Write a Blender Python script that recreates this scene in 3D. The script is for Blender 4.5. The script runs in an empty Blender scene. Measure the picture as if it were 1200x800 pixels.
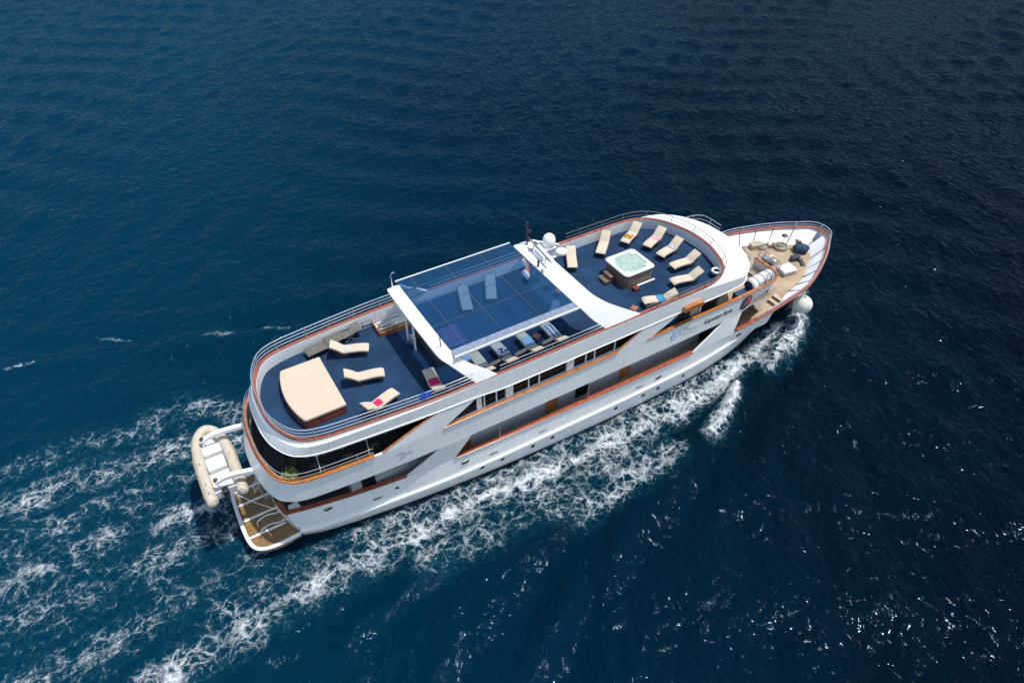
import bpy, bmesh, math, random
import numpy as np
from mathutils import Vector, Matrix
random.seed(7)
R = math.radians
scene = bpy.context.scene
col = scene.collection

# ------------------------------------------------------------------ camera
cam_d = bpy.data.cameras.new('camera'); cam = bpy.data.objects.new('camera', cam_d); col.objects.link(cam)
cam_d.sensor_width = 36; cam_d.lens = 24.0; cam_d.clip_end = 9000; cam_d.clip_start = 0.5
cam.location = (0, -24.14, 30.671)
pt, az = R(41.869), R(58.854)
fwd = Vector((math.cos(az)*math.cos(pt), math.sin(az)*math.cos(pt), -math.sin(pt)))
cam.rotation_euler = fwd.to_track_quat('-Z', 'Y').to_euler()
scene.camera = cam
# ------------------------------------------------------------------ world and sun
SUN_EL, SUN_AZ = 72.0, -30.0
w = bpy.data.worlds.new('World'); scene.world = w; w.use_nodes = True
nt = w.node_tree; bg = nt.nodes['Background']; bg.inputs[1].default_value = 0.15
sky = nt.nodes.new('ShaderNodeTexSky'); sky.sky_type = 'NISHITA'; sky.sun_disc = False
sky.sun_elevation = R(SUN_EL); sky.sun_rotation = R(90 - SUN_AZ); sky.air_density = 1.0; sky.dust_density = 0.6
wb = nt.nodes.new('ShaderNodeVectorMath'); wb.operation = 'MULTIPLY'; wb.inputs[1].default_value = (1.14, 1.03, .90)
nt.links.new(sky.outputs[0], wb.inputs[0]); nt.links.new(wb.outputs[0], bg.inputs[0])
sd = bpy.data.lights.new('sun', 'SUN'); sd.energy = 2.75; sd.angle = R(0.53); sd.color = (1, .965, .91)
so = bpy.data.objects.new('sun', sd); col.objects.link(so)
sdir = Vector((math.cos(R(SUN_EL))*math.cos(R(SUN_AZ)), math.cos(R(SUN_EL))*math.sin(R(SUN_AZ)), math.sin(R(SUN_EL))))
so.rotation_euler = sdir.to_track_quat('Z', 'Y').to_euler(); so.location = (0, 0, 60)
vs = scene.view_settings; vs.view_transform = 'Standard'; vs.look = 'None'; vs.exposure = 0.6; vs.gamma = 1
vs.use_curve_mapping = False
scene.render.engine = 'CYCLES'; scene.cycles.use_denoising = True
scene.cycles.max_bounces = 10; scene.cycles.transparent_max_bounces = 16
scene.cycles.sample_clamp_indirect = 6.0; scene.cycles.denoising_prefilter = 'ACCURATE'

# ------------------------------------------------------------------ materials
def mat(name, colr, rough=.5, metal=0., var=.0, vscale=2., bump=0., bscale=20., spec=.5, coat=0.):
    m = bpy.data.materials.new(name); m.use_nodes = True; t = m.node_tree; b = t.nodes['Principled BSDF']
    b.inputs['Roughness'].default_value = rough; b.inputs['Metallic'].default_value = metal
    b.inputs['Specular IOR Level'].default_value = spec; b.inputs['Coat Weight'].default_value = coat; b.inputs['Coat Roughness'].default_value = .22
    b.inputs['Base Color'].default_value = (*colr, 1)
    tc = t.nodes.new('ShaderNodeTexCoord')
    if var > 0:
        n = t.nodes.new('ShaderNodeTexNoise'); n.inputs['Scale'].default_value = vscale; n.inputs['Detail'].default_value = 6
        t.links.new(tc.outputs['Object'], n.inputs['Vector'])
        r = t.nodes.new('ShaderNodeMapRange'); r.inputs[1].default_value = .3; r.inputs[2].default_value = .7
        r.inputs[3].default_value = 1-var; r.inputs[4].default_value = 1+var*.6
        t.links.new(n.outputs[0], r.inputs[0])
        v = t.nodes.new('ShaderNodeVectorMath'); v.operation = 'SCALE'; v.inputs[0].default_value = colr
        t.links.new(r.outputs[0], v.inputs['Scale']); t.links.new(v.outputs[0], b.inputs['Base Color'])
        r2 = t.nodes.new('ShaderNodeMapRange'); r2.inputs[3].default_value = max(rough-.08, .03); r2.inputs[4].default_value = min(rough+.12, 1)
        t.links.new(n.outputs[0], r2.inputs[0]); t.links.new(r2.outputs[0], b.inputs['Roughness'])
    if bump > 0:
        n2 = t.nodes.new('ShaderNodeTexNoise'); n2.inputs['Scale'].default_value = bscale; n2.inputs['Detail'].default_value = 4
        t.links.new(tc.outputs['Object'], n2.inputs['Vector'])
        bp = t.nodes.new('ShaderNodeBump'); bp.inputs['Strength'].default_value = bump; bp.inputs['Distance'].default_value = .02
        t.links.new(n2.outputs[0], bp.inputs['Height']); t.links.new(bp.outputs[0], b.inputs['Normal'])
    return m

def plank_mat(name, c1, c2, width=.12, axis='Y', rough=.6, length=2.4, seam=.35, seamw=.06):
    m = bpy.data.materials.new(name); m.use_nodes = True; t = m.node_tree; b = t.nodes['Principled BSDF']
    b.inputs['Roughness'].default_value = rough
    tc = t.nodes.new('ShaderNodeTexCoord'); mp = t.nodes.new('ShaderNodeMapping')
    if axis == 'X': mp.inputs['Rotation'].default_value = (0, 0, R(90))
    t.links.new(tc.outputs['Object'], mp.inputs[0])
    br = t.nodes.new('ShaderNodeTexBrick'); br.inputs['Scale'].default_value = 1
    br.inputs['Brick Width'].default_value = length; br.inputs['Row Height'].default_value = width
    br.inputs['Mortar Size'].default_value = width*seamw; br.inputs['Mortar Smooth'].default_value = .3
    br.inputs['Color1'].default_value = (*c1, 1); br.inputs['Color2'].default_value = (*c2, 1)
    br.inputs['Mortar'].default_value = (*[x*seam for x in c1], 1)
    t.links.new(mp.outputs[0], br.inputs['Vector'])
    n = t.nodes.new('ShaderNodeTexNoise'); n.inputs['Scale'].default_value = 1.3; n.inputs['Detail'].default_value = 8
    t.links.new(tc.outputs['Object'], n.inputs['Vector'])
    mx = t.nodes.new('ShaderNodeMix'); mx.data_type = 'RGBA'; mx.blend_type = 'MULTIPLY'; mx.inputs[0].default_value = .55
    r = t.nodes.new('ShaderNodeValToRGB'); r.color_ramp.elements[0].position = .3; r.color_ramp.elements[1].position = .72
    r.color_ramp.elements[0].color = (.5, .5, .5, 1); r.color_ramp.elements[1].color = (1.15, 1.15, 1.15, 1)
    t.links.new(n.outputs[0], r.inputs[0]); t.links.new(br.outputs[0], mx.inputs[6]); t.links.new(r.outputs[0], mx.inputs[7])
    t.links.new(mx.outputs[2], b.inputs['Base Color'])
    return m

M = {}
M['white'] = mat('white_paint', (.78, .785, .79), .28, var=.06, vscale=.8, bump=.12, bscale=3, coat=.3)
def paint():
    m = mat('white_hull_paint', (.76, .765, .76), .3, coat=.25); t = m.node_tree; b = t.nodes['Principled BSDF']; N = t.nodes.new; L = t.links.new
    tc = N('ShaderNodeTexCoord'); mp = N('ShaderNodeMapping'); mp.inputs['Scale'].default_value = (3.2, .6, .28); L(tc.outputs['Object'], mp.inputs[0])
    n = N('ShaderNodeTexNoise'); n.inputs['Scale'].default_value = 1.6; n.inputs['Detail'].default_value = 7; L(mp.outputs[0], n.inputs['Vector'])
    r = N('ShaderNodeValToRGB'); e = r.color_ramp.elements; e[0].position = .28; e[0].color = (.785, .775, .755, 1); e[1].position = .5; e[1].color = (.84, .835, .82, 1)
    L(n.outputs[0], r.inputs[0])
    n2 = N('ShaderNodeTexNoise'); n2.inputs['Scale'].default_value = .55; n2.inputs['Detail'].default_value = 3; L(tc.outputs['Object'], n2.inputs['Vector'])
    br = N('ShaderNodeTexBrick'); br.inputs['Scale'].default_value = 1; br.inputs['Brick Width'].default_value = 3.1; br.inputs['Row Height'].default_value = 5; br.offset = 0
    br.inputs['Mortar Size'].default_value = .012; br.inputs['Color1'].default_value = (1, 1, 1, 1); br.inputs['Color2'].default_value = (.975, .975, .98, 1); br.inputs['Mortar'].default_value = (.86, .86, .87, 1)
    L(tc.outputs['Object'], br.inputs['Vector'])
    mx = N('ShaderNodeMix'); mx.data_type = 'RGBA'; mx.blend_type = 'MULTIPLY'; mx.inputs[0].default_value = 1; L(r.outputs[0], mx.inputs[6]); L(br.outputs[0], mx.inputs[7])
    L(mx.outputs[2], b.inputs['Base Color'])
    bp = N('ShaderNodeBump'); bp.inputs['Strength'].default_value = .35; bp.inputs['Distance'].default_value = .06; L(n2.outputs[0], bp.inputs['Height']); L(bp.outputs[0], b.inputs['Normal'])
    return m
M['white'] = paint()
M['blue_glass'] = mat('blue_window_glass', (.02, .06, .13), .1, spec=.4)
M['shaded_floor'] = mat('shaded_floor', (.035, .035, .038), .7, var=.3, vscale=2)  # near-black colour painted in for the deep shade of the aft decks
M['grey_rail'] = mat('weathered_rail', (.16, .17, .18), .4, .5)
M['white2'] = mat('white_gelcoat', (.8, .79, .775), .35, var=.05, vscale=1.5)
M['grey_house'] = mat('grey_house_paint', (.36, .36, .38), .4, var=.1, vscale=1.0)
M['varnish'] = mat('varnished_wood', (.44, .15, .035), .28, var=.35, vscale=3.5, coat=.6)
M['mahogany'] = mat('mahogany', (.20, .045, .025), .35, var=.3, vscale=3, coat=.4)
M['redwood'] = mat('reddish_wood', (.33, .085, .04), .32, var=.3, vscale=3, coat=.5)
M['carpet'] = mat('blue_carpet', (.017, .044, .094), .92, var=.32, vscale=.8, bump=.5, bscale=60, spec=.1)
M['teak'] = plank_mat('teak_deck', (.40, .29, .19), (.47, .35, .235), .10, 'Y', .65, 2.2, .6, .07)
M['teak_shaded'] = plank_mat('worn_teak_shaded', (.22, .125, .045), (.30, .175, .06), .13, 'Y', .5, 1.6, .35, .1)  # plank colours lowered to put in the shade below the stern overhang
M['metal'] = mat('stainless_steel', (.78, .78, .79), .36, 1.0)
M['dark_metal'] = mat('dark_metal', (.08, .085, .09), .4, .6, var=.2)
M['alu'] = mat('dull_aluminium', (.42, .43, .45), .4, .8, var=.2, vscale=4)
M['glass_dark'] = mat('dark_window_glass', (.006, .009, .012), .1, spec=.15)
M['black'] = mat('black_plastic', (.015, .015, .018), .4)
M['cushion'] = mat('cream_cushion', (.56, .475, .365), .9, var=.05, vscale=5, bump=.5, bscale=9, spec=.15)
M['canvas'] = mat('cream_canvas', (.545, .455, .345), .9, var=.035, vscale=1.2, bump=.35, bscale=2.5, spec=.15)
M['cushion_shade'] = mat('shaded_cream_cushion', (.46, .41, .33), .9, var=.1, vscale=5, bump=.5, bscale=14, spec=.15)  # darker copy of the cream cushion, roof shade put into its colour
M['rattan'] = mat('dark_rattan', (.07, .055, .045), .6, var=.3, vscale=9, bump=.6, bscale=60)
M['greyrattan'] = mat('grey_rattan', (.13, .125, .11), .7, var=.3, vscale=8, bump=.8, bscale=50)
M['brownpanel'] = plank_mat('tub_panel', (.16, .115, .09), (.20, .145, .115), .12, 'Y', .5, 4, .5)
M['acrylic'] = mat('white_acrylic', (.60, .61, .61), .15, coat=.5)
M['hypalon'] = mat('beige_inflatable', (.52, .46, .36), .5, var=.12, vscale=3, bump=.2, bscale=8)
M['magenta'] = mat('magenta_towel', (.55, .015, .09), .95, bump=.6, bscale=30)
M['black_red'] = mat('boot_stripe', (.03, .02, .02), .5)
M['navy'] = mat('navy_canvas', (.01, .04, .09), .7, var=.4, vscale=5, bump=.8, bscale=7)
M['bluetowel'] = mat('blue_towel', (.02, .08, .42), .95, bump=.6, bscale=30)
M['lightblue'] = mat('light_blue_towel', (.26, .38, .52), .95, bump=.6, bscale=30)
M['rope'] = mat('beige_rope', (.36, .31, .22), .9, var=.3, vscale=12, bump=.9, bscale=40)
M['leaf'] = mat('plant_leaf', (.16, .22, .03), .6, var=.4, vscale=12)
M['ink'] = mat('black_lettering', (.02, .02, .03), .4)
M['inkgrey'] = mat('grey_lettering', (.18, .2, .24), .4)
M['inkblue'] = mat('blue_lettering', (.06, .22, .5), .4)
M['red'] = mat('red_paint', (.50, .07, .05), .4)
M['navyp'] = mat('navy_paint', (.02, .05, .12), .4)
M['green'] = mat('green_cloth', (.1, .5, .12), .8)
M['beige'] = mat('beige_paint', (.42, .36, .25), .6, var=.2, vscale=4)
M['fender'] = mat('white_vinyl', (.66, .64, .59), .4, var=.12, vscale=2)

def stripes_mat(name, ca, cb, scale, axis='X', rough=.95):
    m = bpy.data.materials.new(name); m.use_nodes = True; t = m.node_tree; b = t.nodes['Principled BSDF']
    b.inputs['Roughness'].default_value = rough
    tc = t.nodes.new('ShaderNodeTexCoord'); wv = t.nodes.new('ShaderNodeTexWave'); wv.bands_direction = axis
    wv.inputs['Scale'].default_value = scale; wv.inputs['Distortion'].default_value = .3
    t.links.new(tc.outputs['Object'], wv.inputs['Vector'])
    r = t.nodes.new('ShaderNodeValToRGB'); r.color_ramp.interpolation = 'CONSTANT'
    r.color_ramp.elements[0].color = (*ca, 1); r.color_ramp.elements[1].position = .5; r.color_ramp.elements[1].color = (*cb, 1)
    t.links.new(wv.outputs[0], r.inputs[0]); t.links.new(r.outputs[0], b.inputs['Base Color'])
    return m
def patch_mat(name, ca, cb, scale):
    m = bpy.data.materials.new(name); m.use_nodes = True; t = m.node_tree; b = t.nodes['Principled BSDF']
    b.inputs['Roughness'].default_value = .95
    tc = t.nodes.new('ShaderNodeTexCoord'); wv = t.nodes.new('ShaderNodeTexNoise'); wv.inputs['Scale'].default_value = scale
    t.links.new(tc.outputs['Object'], wv.inputs['Vector'])
    r = t.nodes.new('ShaderNodeValToRGB'); r.color_ramp.interpolation = 'CONSTANT'
    r.color_ramp.elements[0].color = (*ca, 1); r.color_ramp.elements[1].position = .52; r.color_ramp.elements[1].color = (*cb, 1)
    t.links.new(wv.outputs[0], r.inputs[0]); t.links.new(r.outputs[0], b.inputs['Base Color'])
    return m
M['yellowt'] = patch_mat('yellow_patterned_towel', (.75, .38, .02), (.16, .09, .02), 7)
M['pinkt'] = mat('pink_towel', (.62, .30, .36), .95, bump=.6, bscale=30)
M['stripet'] = stripes_mat('navy_white_towel', (.02, .03, .09), (.7, .7, .7), 3.2, 'X')
M['tealt'] = patch_mat('teal_blue_towel', (.02, .20, .25), (.06, .22, .6), 5)
M['purplet'] = patch_mat('dark_patterned_towel', (.05, .04, .10), (.45, .42, .5), 9)
M['whitet'] = stripes_mat('white_blue_towel', (.55, .55, .55), (.10, .14, .24), 1.3, 'Y')
M['greyt'] = mat('pale_grey_towel', (.5, .5, .5), .95, bump=.6, bscale=30)

# glass of the roof: tinted see-through sheet with a clear reflection
def roof_glass():
    m = bpy.data.materials.new('tinted_roof_glass'); m.use_nodes = True; t = m.node_tree
    for n in list(t.nodes): t.nodes.remove(n)
    o = t.nodes.new('ShaderNodeOutputMaterial'); tr = t.nodes.new('ShaderNodeBsdfTransparent')
    tr.inputs[0].default_value = (.63, .75, .87, 1)
    gl = t.nodes.new('ShaderNodeBsdfGlossy'); gl.inputs[0].default_value = (.9, .95, 1, 1); gl.inputs[1].default_value = .03
    df = t.nodes.new('ShaderNodeBsdfDiffuse'); df.inputs[0].default_value = (.0, .20, .46, 1)
    lw = t.nodes.new('ShaderNodeLayerWeight'); lw.inputs[0].default_value = .5
    pw = t.nodes.new('ShaderNodeMath'); pw.operation = 'POWER'; pw.inputs[1].default_value = 4.0; t.links.new(lw.outputs['Facing'], pw.inputs[0])
    fr = t.nodes.new('ShaderNodeMath'); fr.operation = 'MULTIPLY_ADD'; fr.inputs[1].default_value = .5; fr.inputs[2].default_value = .03; t.links.new(pw.outputs[0], fr.inputs[0])
    m1 = t.nodes.new('ShaderNodeMixShader'); m1.inputs[0].default_value = .07
    m2 = t.nodes.new('ShaderNodeMixShader')
    t.links.new(tr.outputs[0], m1.inputs[1]); t.links.new(df.outputs[0], m1.inputs[2])
    t.links.new(fr.outputs[0], m2.inputs[0]); t.links.new(m1.outputs[0], m2.inputs[1]); t.links.new(gl.outputs[0], m2.inputs[2])
    t.links.new(m2.outputs[0], o.inputs[0]); return m
M['roof_glass'] = roof_glass()

# tub water with foam
def tub_water():
    m = bpy.data.materials.new('tub_water'); m.use_nodes = True; t = m.node_tree; b = t.nodes['Principled BSDF']
    tc = t.nodes.new('ShaderNodeTexCoord'); n = t.nodes.new('ShaderNodeTexNoise'); n.inputs['Scale'].default_value = 3.5
    n.inputs['Detail'].default_value = 9; n.inputs['Distortion'].default_value = 1.2
    t.links.new(tc.outputs['Object'], n.inputs['Vector'])
    r = t.nodes.new('ShaderNodeValToRGB'); e = r.color_ramp.elements
    e[0].position = .3; e[0].color = (.24, .36, .30, 1); e[1].position = .75; e[1].color = (.46, .55, .48, 1)
    t.links.new(n.outputs[0], r.inputs[0]); t.links.new(r.outputs[0], b.inputs['Base Color'])
    bp = t.nodes.new('ShaderNodeBump'); bp.inputs['Distance'].default_value = .05; t.links.new(n.outputs[0], bp.inputs['Height'])
    t.links.new(bp.outputs[0], b.inputs['Normal']); b.inputs['Roughness'].default_value = .12; return m
M['tub_water'] = tub_water()

# flag
def flag_mat():
    m = bpy.data.materials.new('flag_cloth'); m.use_nodes = True; t = m.node_tree; b = t.nodes['Principled BSDF']
    b.inputs['Roughness'].default_value = .8
    tc = t.nodes.new('ShaderNodeTexCoord'); s = t.nodes.new('ShaderNodeSeparateXYZ'); t.links.new(tc.outputs['UV'], s.inputs[0])
    r = t.nodes.new('ShaderNodeValToRGB'); r.color_ramp.interpolation = 'CONSTANT'; e = r.color_ramp.elements
    e[0].color = (.10, .16, .34, 1); e[1].position = .33; e[1].color = (.42, .42, .42, 1)
    k = e.new(.66); k.color = (.36, .09, .09, 1)
    t.links.new(s.outputs[1], r.inputs[0]); t.links.new(r.outputs[0], b.inputs['Base Color']); return m
M['flag'] = flag_mat()

# ------------------------------------------------------------------ mesh helpers
class MB:
    def __init__(s): s.v = []; s.f = []
    def add(s, vs_, fs):
        o = len(s.v); s.v += [tuple(map(float, p)) for p in vs_]; s.f += [tuple(i+o for i in f) for f in fs]; return s
    def box(s, c, d, rz=0, ry=0, rx=0):
        x, y, z = d[0]/2, d[1]/2, d[2]/2
        mtx = Matrix.Rotation(rz, 3, 'Z') @ Matrix.Rotation(ry, 3, 'Y') @ Matrix.Rotation(rx, 3, 'X')
        P = [mtx @ Vector((a*x, b*y, e*z)) + Vector(c) for a, b, e in
             ((-1,-1,-1),(1,-1,-1),(1,1,-1),(-1,1,-1),(-1,-1,1),(1,-1,1),(1,1,1),(-1,1,1))]
        return s.add(P, [(0,3,2,1),(4,5,6,7),(0,1,5,4),(1,2,6,5),(2,3,7,6),(3,0,4,7)])
    def b2(s, a, b):
        return s.box([(a[i]+b[i])/2 for i in range(3)], [abs(b[i]-a[i]) for i in range(3)])
    def loft(s, rows, close_u=False, close_v=False, cap=False):
        n = len(rows[0]); V = [p for r in rows for p in r]; F = []
        nr = len(rows)
        for i in range(nr if close_v else nr-1):
            for j in range(n if close_u else n-1):
                a = i*n+j; b = i*n+(j+1) % n; c = ((i+1) % nr)*n+(j+1) % n; d = ((i+1) % nr)*n+j
                F.append((a, b, c, d))
        if cap: F.append(tuple(range(n))[::-1]); F.append(tuple((nr-1)*n+i for i in range(n)))
        return s.add(V, F)
    def tube(s, path, r, seg=6, closed=False, cap=True):
        P = [Vector(p) for p in path]; n = len(P); rows = []
        rr = r if isinstance(r, (list, tuple)) else [r]*n
        prev = None
        for i in range(n):
            a = P[(i-1) % n] if (closed or i > 0) else P[i]; b = P[(i+1) % n] if (closed or i < n-1) else P[i]
            t = (b-a).normalized()
            if prev is None:
                up = Vector((0, 0, 1)) if abs(t.z) < .9 else Vector((1, 0, 0))
                u = t.cross(up).normalized()
            else:
                u = (prev - t*prev.dot(t)).normalized()
            prev = u; v = t.cross(u)
            rows.append([P[i] + (u*math.cos(2*math.pi*k/seg) + v*math.sin(2*math.pi*k/seg))*rr[i] for k in range(seg)])
        return s.loft(rows, True, closed, cap=cap and not closed)
    def rib(s, path, win, wout, z0, z1, closed=False):
        """rectangular strip along a plan path; win/wout widths to the left/right, z0..z1 heights above the path"""
        P = [Vector(p) for p in path]; n = len(P); rows = []
        for i in range(n):
            a = P[(i-1) % n] if (closed or i > 0) else P[i]; b = P[(i+1) % n] if (closed or i < n-1) else P[i]
            t = b-a; t.z = 0; t.normalize(); l = Vector((-t.y, t.x, 0))
            rows.append([P[i]+l*win+Vector((0, 0, z0)), P[i]-l*wout+Vector((0, 0, z0)), P[i]-l*wout+Vector((0, 0, z1)), P[i]+l*win+Vector((0, 0, z1))])
        return s.loft(rows, True, closed, cap=not closed)
    def prism(s, poly, z0, z1):
        n = len(poly); f = lambda z, p: z(p[0], p[1]) if callable(z) else z
        V = [(p[0], p[1], f(z0, p)) for p in poly] + [(p[0], p[1], f(z1, p)) for p in poly]
        return s.add(V, [tuple(range(n))[::-1], tuple(range(n, 2*n))] + [(i, (i+1) % n, n+(i+1) % n, n+i) for i in range(n)])
    def lathe(s, prof, c=(0, 0, 0), seg=20, axis='Z'):
        rows = []
        for r, z in prof:
            row = []
            for k in range(seg):
                a = 2*math.pi*k/seg; x, y = r*math.cos(a), r*math.sin(a)
                p = (x, y, z) if axis == 'Z' else ((z, x, y) if axis == 'X' else (x, z, y))
                row.append((p[0]+c[0], p[1]+c[1], p[2]+c[2]))
            rows.append(row)
        return s.loft(rows, True, False, cap=True)
    def build(s, name, m, parent=None, smooth=False, bevel=0, loc=None, sub=0, sharp=38):
        me = bpy.data.meshes.new(name); me.from_pydata(s.v, [], s.f); me.update()
        bm = bmesh.new(); bm.from_mesh(me); bmesh.ops.remove_doubles(bm, verts=bm.verts, dist=1e-5)
        bmesh.ops.dissolve_degenerate(bm, dist=1e-5, edges=bm.edges)
        bmesh.ops.recalc_face_normals(bm, faces=bm.faces); bm.to_mesh(me); bm.free()
        o = bpy.data.objects.new(name, me); col.objects.link(o)
        me.materials.append(M[m] if isinstance(m, str) else m)
        if smooth:
            for p in me.polygons: p.use_smooth = True
            me.set_sharp_from_angle(angle=R(sharp))
        if bevel:
            b = o.modifiers.new('bevel', 'BEVEL'); b.width = bevel; b.segments = 2; b.limit_method = 'ANGLE'; b.angle_limit = R(40)
        if sub:
            b = o.modifiers.new('sub', 'SUBSURF'); b.levels = sub; b.render_levels = sub
        if parent: o.parent = parent
        if loc: o.location = loc
        return o

def tag(o, label=None, cat=None, group=None, kind=None):
    if label: o['label'] = label
    if cat: o['category'] = cat
    if group: o['group'] = group
    if kind: o['kind'] = kind
    return o
def thing(name, label, cat, loc=(0, 0, 0), rz=0, group=None):
    o = bpy.data.objects.new(name, None); col.objects.link(o); o.empty_display_size = .3
    o.location = loc; o.rotation_euler = (0, 0, rz); return tag(o, label, cat, group)
def kids(o): return [c for c in bpy.data.objects if c.parent == o]
def dup(root, loc, rz, label, group=None):
    r = root.copy(); col.objects.link(r); r.location = loc; r.rotation_euler = (0, 0, rz); r['label'] = label
    if group: r['group'] = group
    for ch in kids(root):
        c = ch.copy(); col.objects.link(c); c.parent = r
        for g in kids(ch):
            d = g.copy(); col.objects.link(d); d.parent = c
    return r
def crom(P, n=6):
    P = [np.array(p, float) for p in P]; out = []
    Q = [2*P[0]-P[1]] + P + [2*P[-1]-P[-2]]
    for i in range(1, len(Q)-2):
        a, b, c, d = Q[i-1:i+3]
        for k in range(n):
            t = k/n
            out.append(.5*((2*b)+(-a+c)*t+(2*a-5*b+4*c-d)*t*t+(-a+3*b-3*c+d)*t**3))
    out.append(P[-1]); return np.array(out)
def fy(arr, xi=0, yi=1):
    """half breadth as a function of x from a dense half outline (its long side part)"""
    a = arr[np.argsort(arr[:, xi])]
    return lambda x: float(np.interp(x, a[:, xi], a[:, yi]))

# ================================================================== WATER
def sheet_axis(a, b, step, far, g=1.12):
    x = list(np.arange(a, b, step)); s = step
    up = []; v = b
    while v < far: up.append(v); s *= g; v += s
    up.append(far); s = step; lo = []; v = a-step*g
    while v > -far: lo.append(v); s *= g; v -= s
    lo.append(-far); return np.array(lo[::-1]+x+up)
def make_water():
    def ax(segs, far):
        out = []
        for a, b, st in segs: out += list(np.arange(a, b, st))
        v = segs[-1][1]; s = segs[-1][2]
        while v < far: out.append(v); s *= 1.25; v += s
        out.append(far); v = segs[0][0]; s = segs[0][2]*1.25; v -= s; lo = []
        while v > -far: lo.append(v); s *= 1.25; v -= s
        lo.append(-far); return np.array(lo[::-1]+out)
    xs = ax([(-30, -17, .3), (-17, 42, .11), (42, 60, .18), (60, 130, .4)], 4000)
    ys = ax([(-30, -14, .15), (-14, 12, .11), (12, 40, .17), (40, 125, .4)], 4000)
    X, Y = np.meshgrid(xs, ys, indexing='ij')
    # world-space wind waves
    rng = np.random.default_rng(5)
    near = np.exp(-(np.clip(np.hypot(X-25, Y-25)-110, 0, None)/60)**2)
    Z = np.zeros_like(X)
    for i in range(70):
        lam = .5*(11**(rng.random()**1.5)); k = 2*math.pi/lam
        th = R(118) + rng.normal()*R(38)
        A = .0040*lam**.95
        ph = rng.random()*6.283
        lod = 1.0
        arg = k*(X*math.cos(th)+Y*math.sin(th)) + ph
        # slow meander so crests stay short
        arg += 1.1*np.sin(X*.13*rng.random()+Y*.17*rng.random()+rng.random()*6)
        s = np.sin(arg); Z += A*(s + .28*np.cos(2*arg))*(near if lam < 3 else near)
    # gustiness
    gust = .8+.28*np.sin(X*.07+1.3*np.sin(Y*.05))*np.sin(Y*.09+1.0)
    Z *= gust
    # bow wave system (diverging crests of the Kelvin wake, both sides)
    ay = np.abs(Y); back = 38-X
    d = ay-(2.6+back*.345)
    on = np.clip(back/6, 0, 1)*np.exp(-np.clip(back, 0, None)/60)
    ech = .65+.35*np.cos(2*math.pi*(back*.9-d*.35)/5.2)
    Z += np.where(back > 0, .44*np.cos(2*math.pi*(d+.15*np.sin(X*1.3))/3.6)*np.exp(-(d/3.4)**2)*on*ech, 0)
    sw = X*math.cos(R(47))+Y*math.sin(R(47)); cr = -X*math.sin(R(47))+Y*math.cos(R(47))
    Z += .085*near*(.6+.6*np.sin(cr*.16+1.5*np.sin(sw*.07)))*np.sin(2*math.pi*(sw+.9*np.sin(cr*.23))/5.6)
    sw = X*math.cos(R(160))+Y*math.sin(R(160)); cr = -X*math.sin(R(160))+Y*math.cos(R(160))
    Z += .06*near*(.6+.6*np.sin(cr*.2+1.5*np.sin(sw*.11)))*np.sin(2*math.pi*(sw+.8*np.sin(cr*.31))/4.3)
    # inner second wave from the shoulder
    d2 = ay-(2.6+(20-X)*.30); b2 = 20-X
    Z += np.where(b2 > 0, .13*np.cos(2*math.pi*d2/2.6)*np.exp(-(d2/2.0)**2)*np.clip(b2/5, 0, 1)*np.exp(-np.clip(b2, 0, None)/50), 0)
    # bow pile up
    Z += .35*np.exp(-((X-36.2)/1.8)**2-((ay-3.0)/.8)**2)
    # foam density along strokes where the ship churns the sea
    F = np.zeros_like(X)
    def stroke(pts, wd, amp, fade=0):
        nonlocal F
        best = np.full(X.shape, 1e9); n = len(pts)-1
        for i in range(n):
            ax_, ay_ = pts[i]; bx, by = pts[i+1]; L2 = (bx-ax_)**2+(by-ay_)**2
            t = np.clip(((X-ax_)*(bx-ax_)+(Y-ay_)*(by-ay_))/L2, 0, 1)
            dd = np.hypot(X-ax_-t*(bx-ax_), Y-ay_-t*(by-ay_))
            w_ = wd[0]+(wd[1]-wd[0])*((i+t)/n)
            best = np.minimum(best, dd/w_)
            am = amp[0]+(amp[1]-amp[0])*((i+t)/n)
            F = np.maximum(F, np.exp(-(dd/w_)**2)*am)
    for k_, (pts, wd, amp) in enumerate(WAKE):
        stroke(pts, wd, amp)
        if k_ == 1: Z += .38*F**2*(.8+.3*np.sin(X*4.1+np.sin(Y*3)))
    # ragged churned surface inside the foam
    churn = np.sin(X*5.1+2*np.sin(Y*2.3))*np.sin(Y*6.3+2*np.sin(X*1.9))+.6*np.sin(X*11+3*np.sin(Y*4))*np.sin(Y*9.7+1)
    Z += F*.09*churn
    # flatten where hull sits
    nx, ny = X.shape
    V = np.stack([X, Y, Z], -1).reshape(-1, 3)
    idx = np.arange(nx*ny).reshape(nx, ny)
    q = np.stack([idx[:-1, :-1], idx[1:, :-1], idx[1:, 1:], idx[:-1, 1:]], -1).reshape(-1, 4)
    me = bpy.data.meshes.new('sea_water')
    me.vertices.add(len(V)); me.vertices.foreach_set('co', V.ravel().astype(np.float32))
    me.loops.add(q.size); me.loops.foreach_set('vertex_index', q.ravel().astype(np.int32))
    me.polygons.add(len(q)); me.polygons.foreach_set('loop_start', np.arange(0, q.size, 4, dtype=np.int32))
    me.polygons.foreach_set('use_smooth', np.ones(len(q), bool))
    me.update(calc_edges=True)
    at = me.attributes.new('foam', 'FLOAT', 'POINT'); at.data.foreach_set('value', F.ravel().astype(np.float32))
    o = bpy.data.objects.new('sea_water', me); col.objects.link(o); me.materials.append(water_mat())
    tag(o, 'dark blue rippled sea with a churned white wake around the ship', 'water', kind='structure')
    return o
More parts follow.
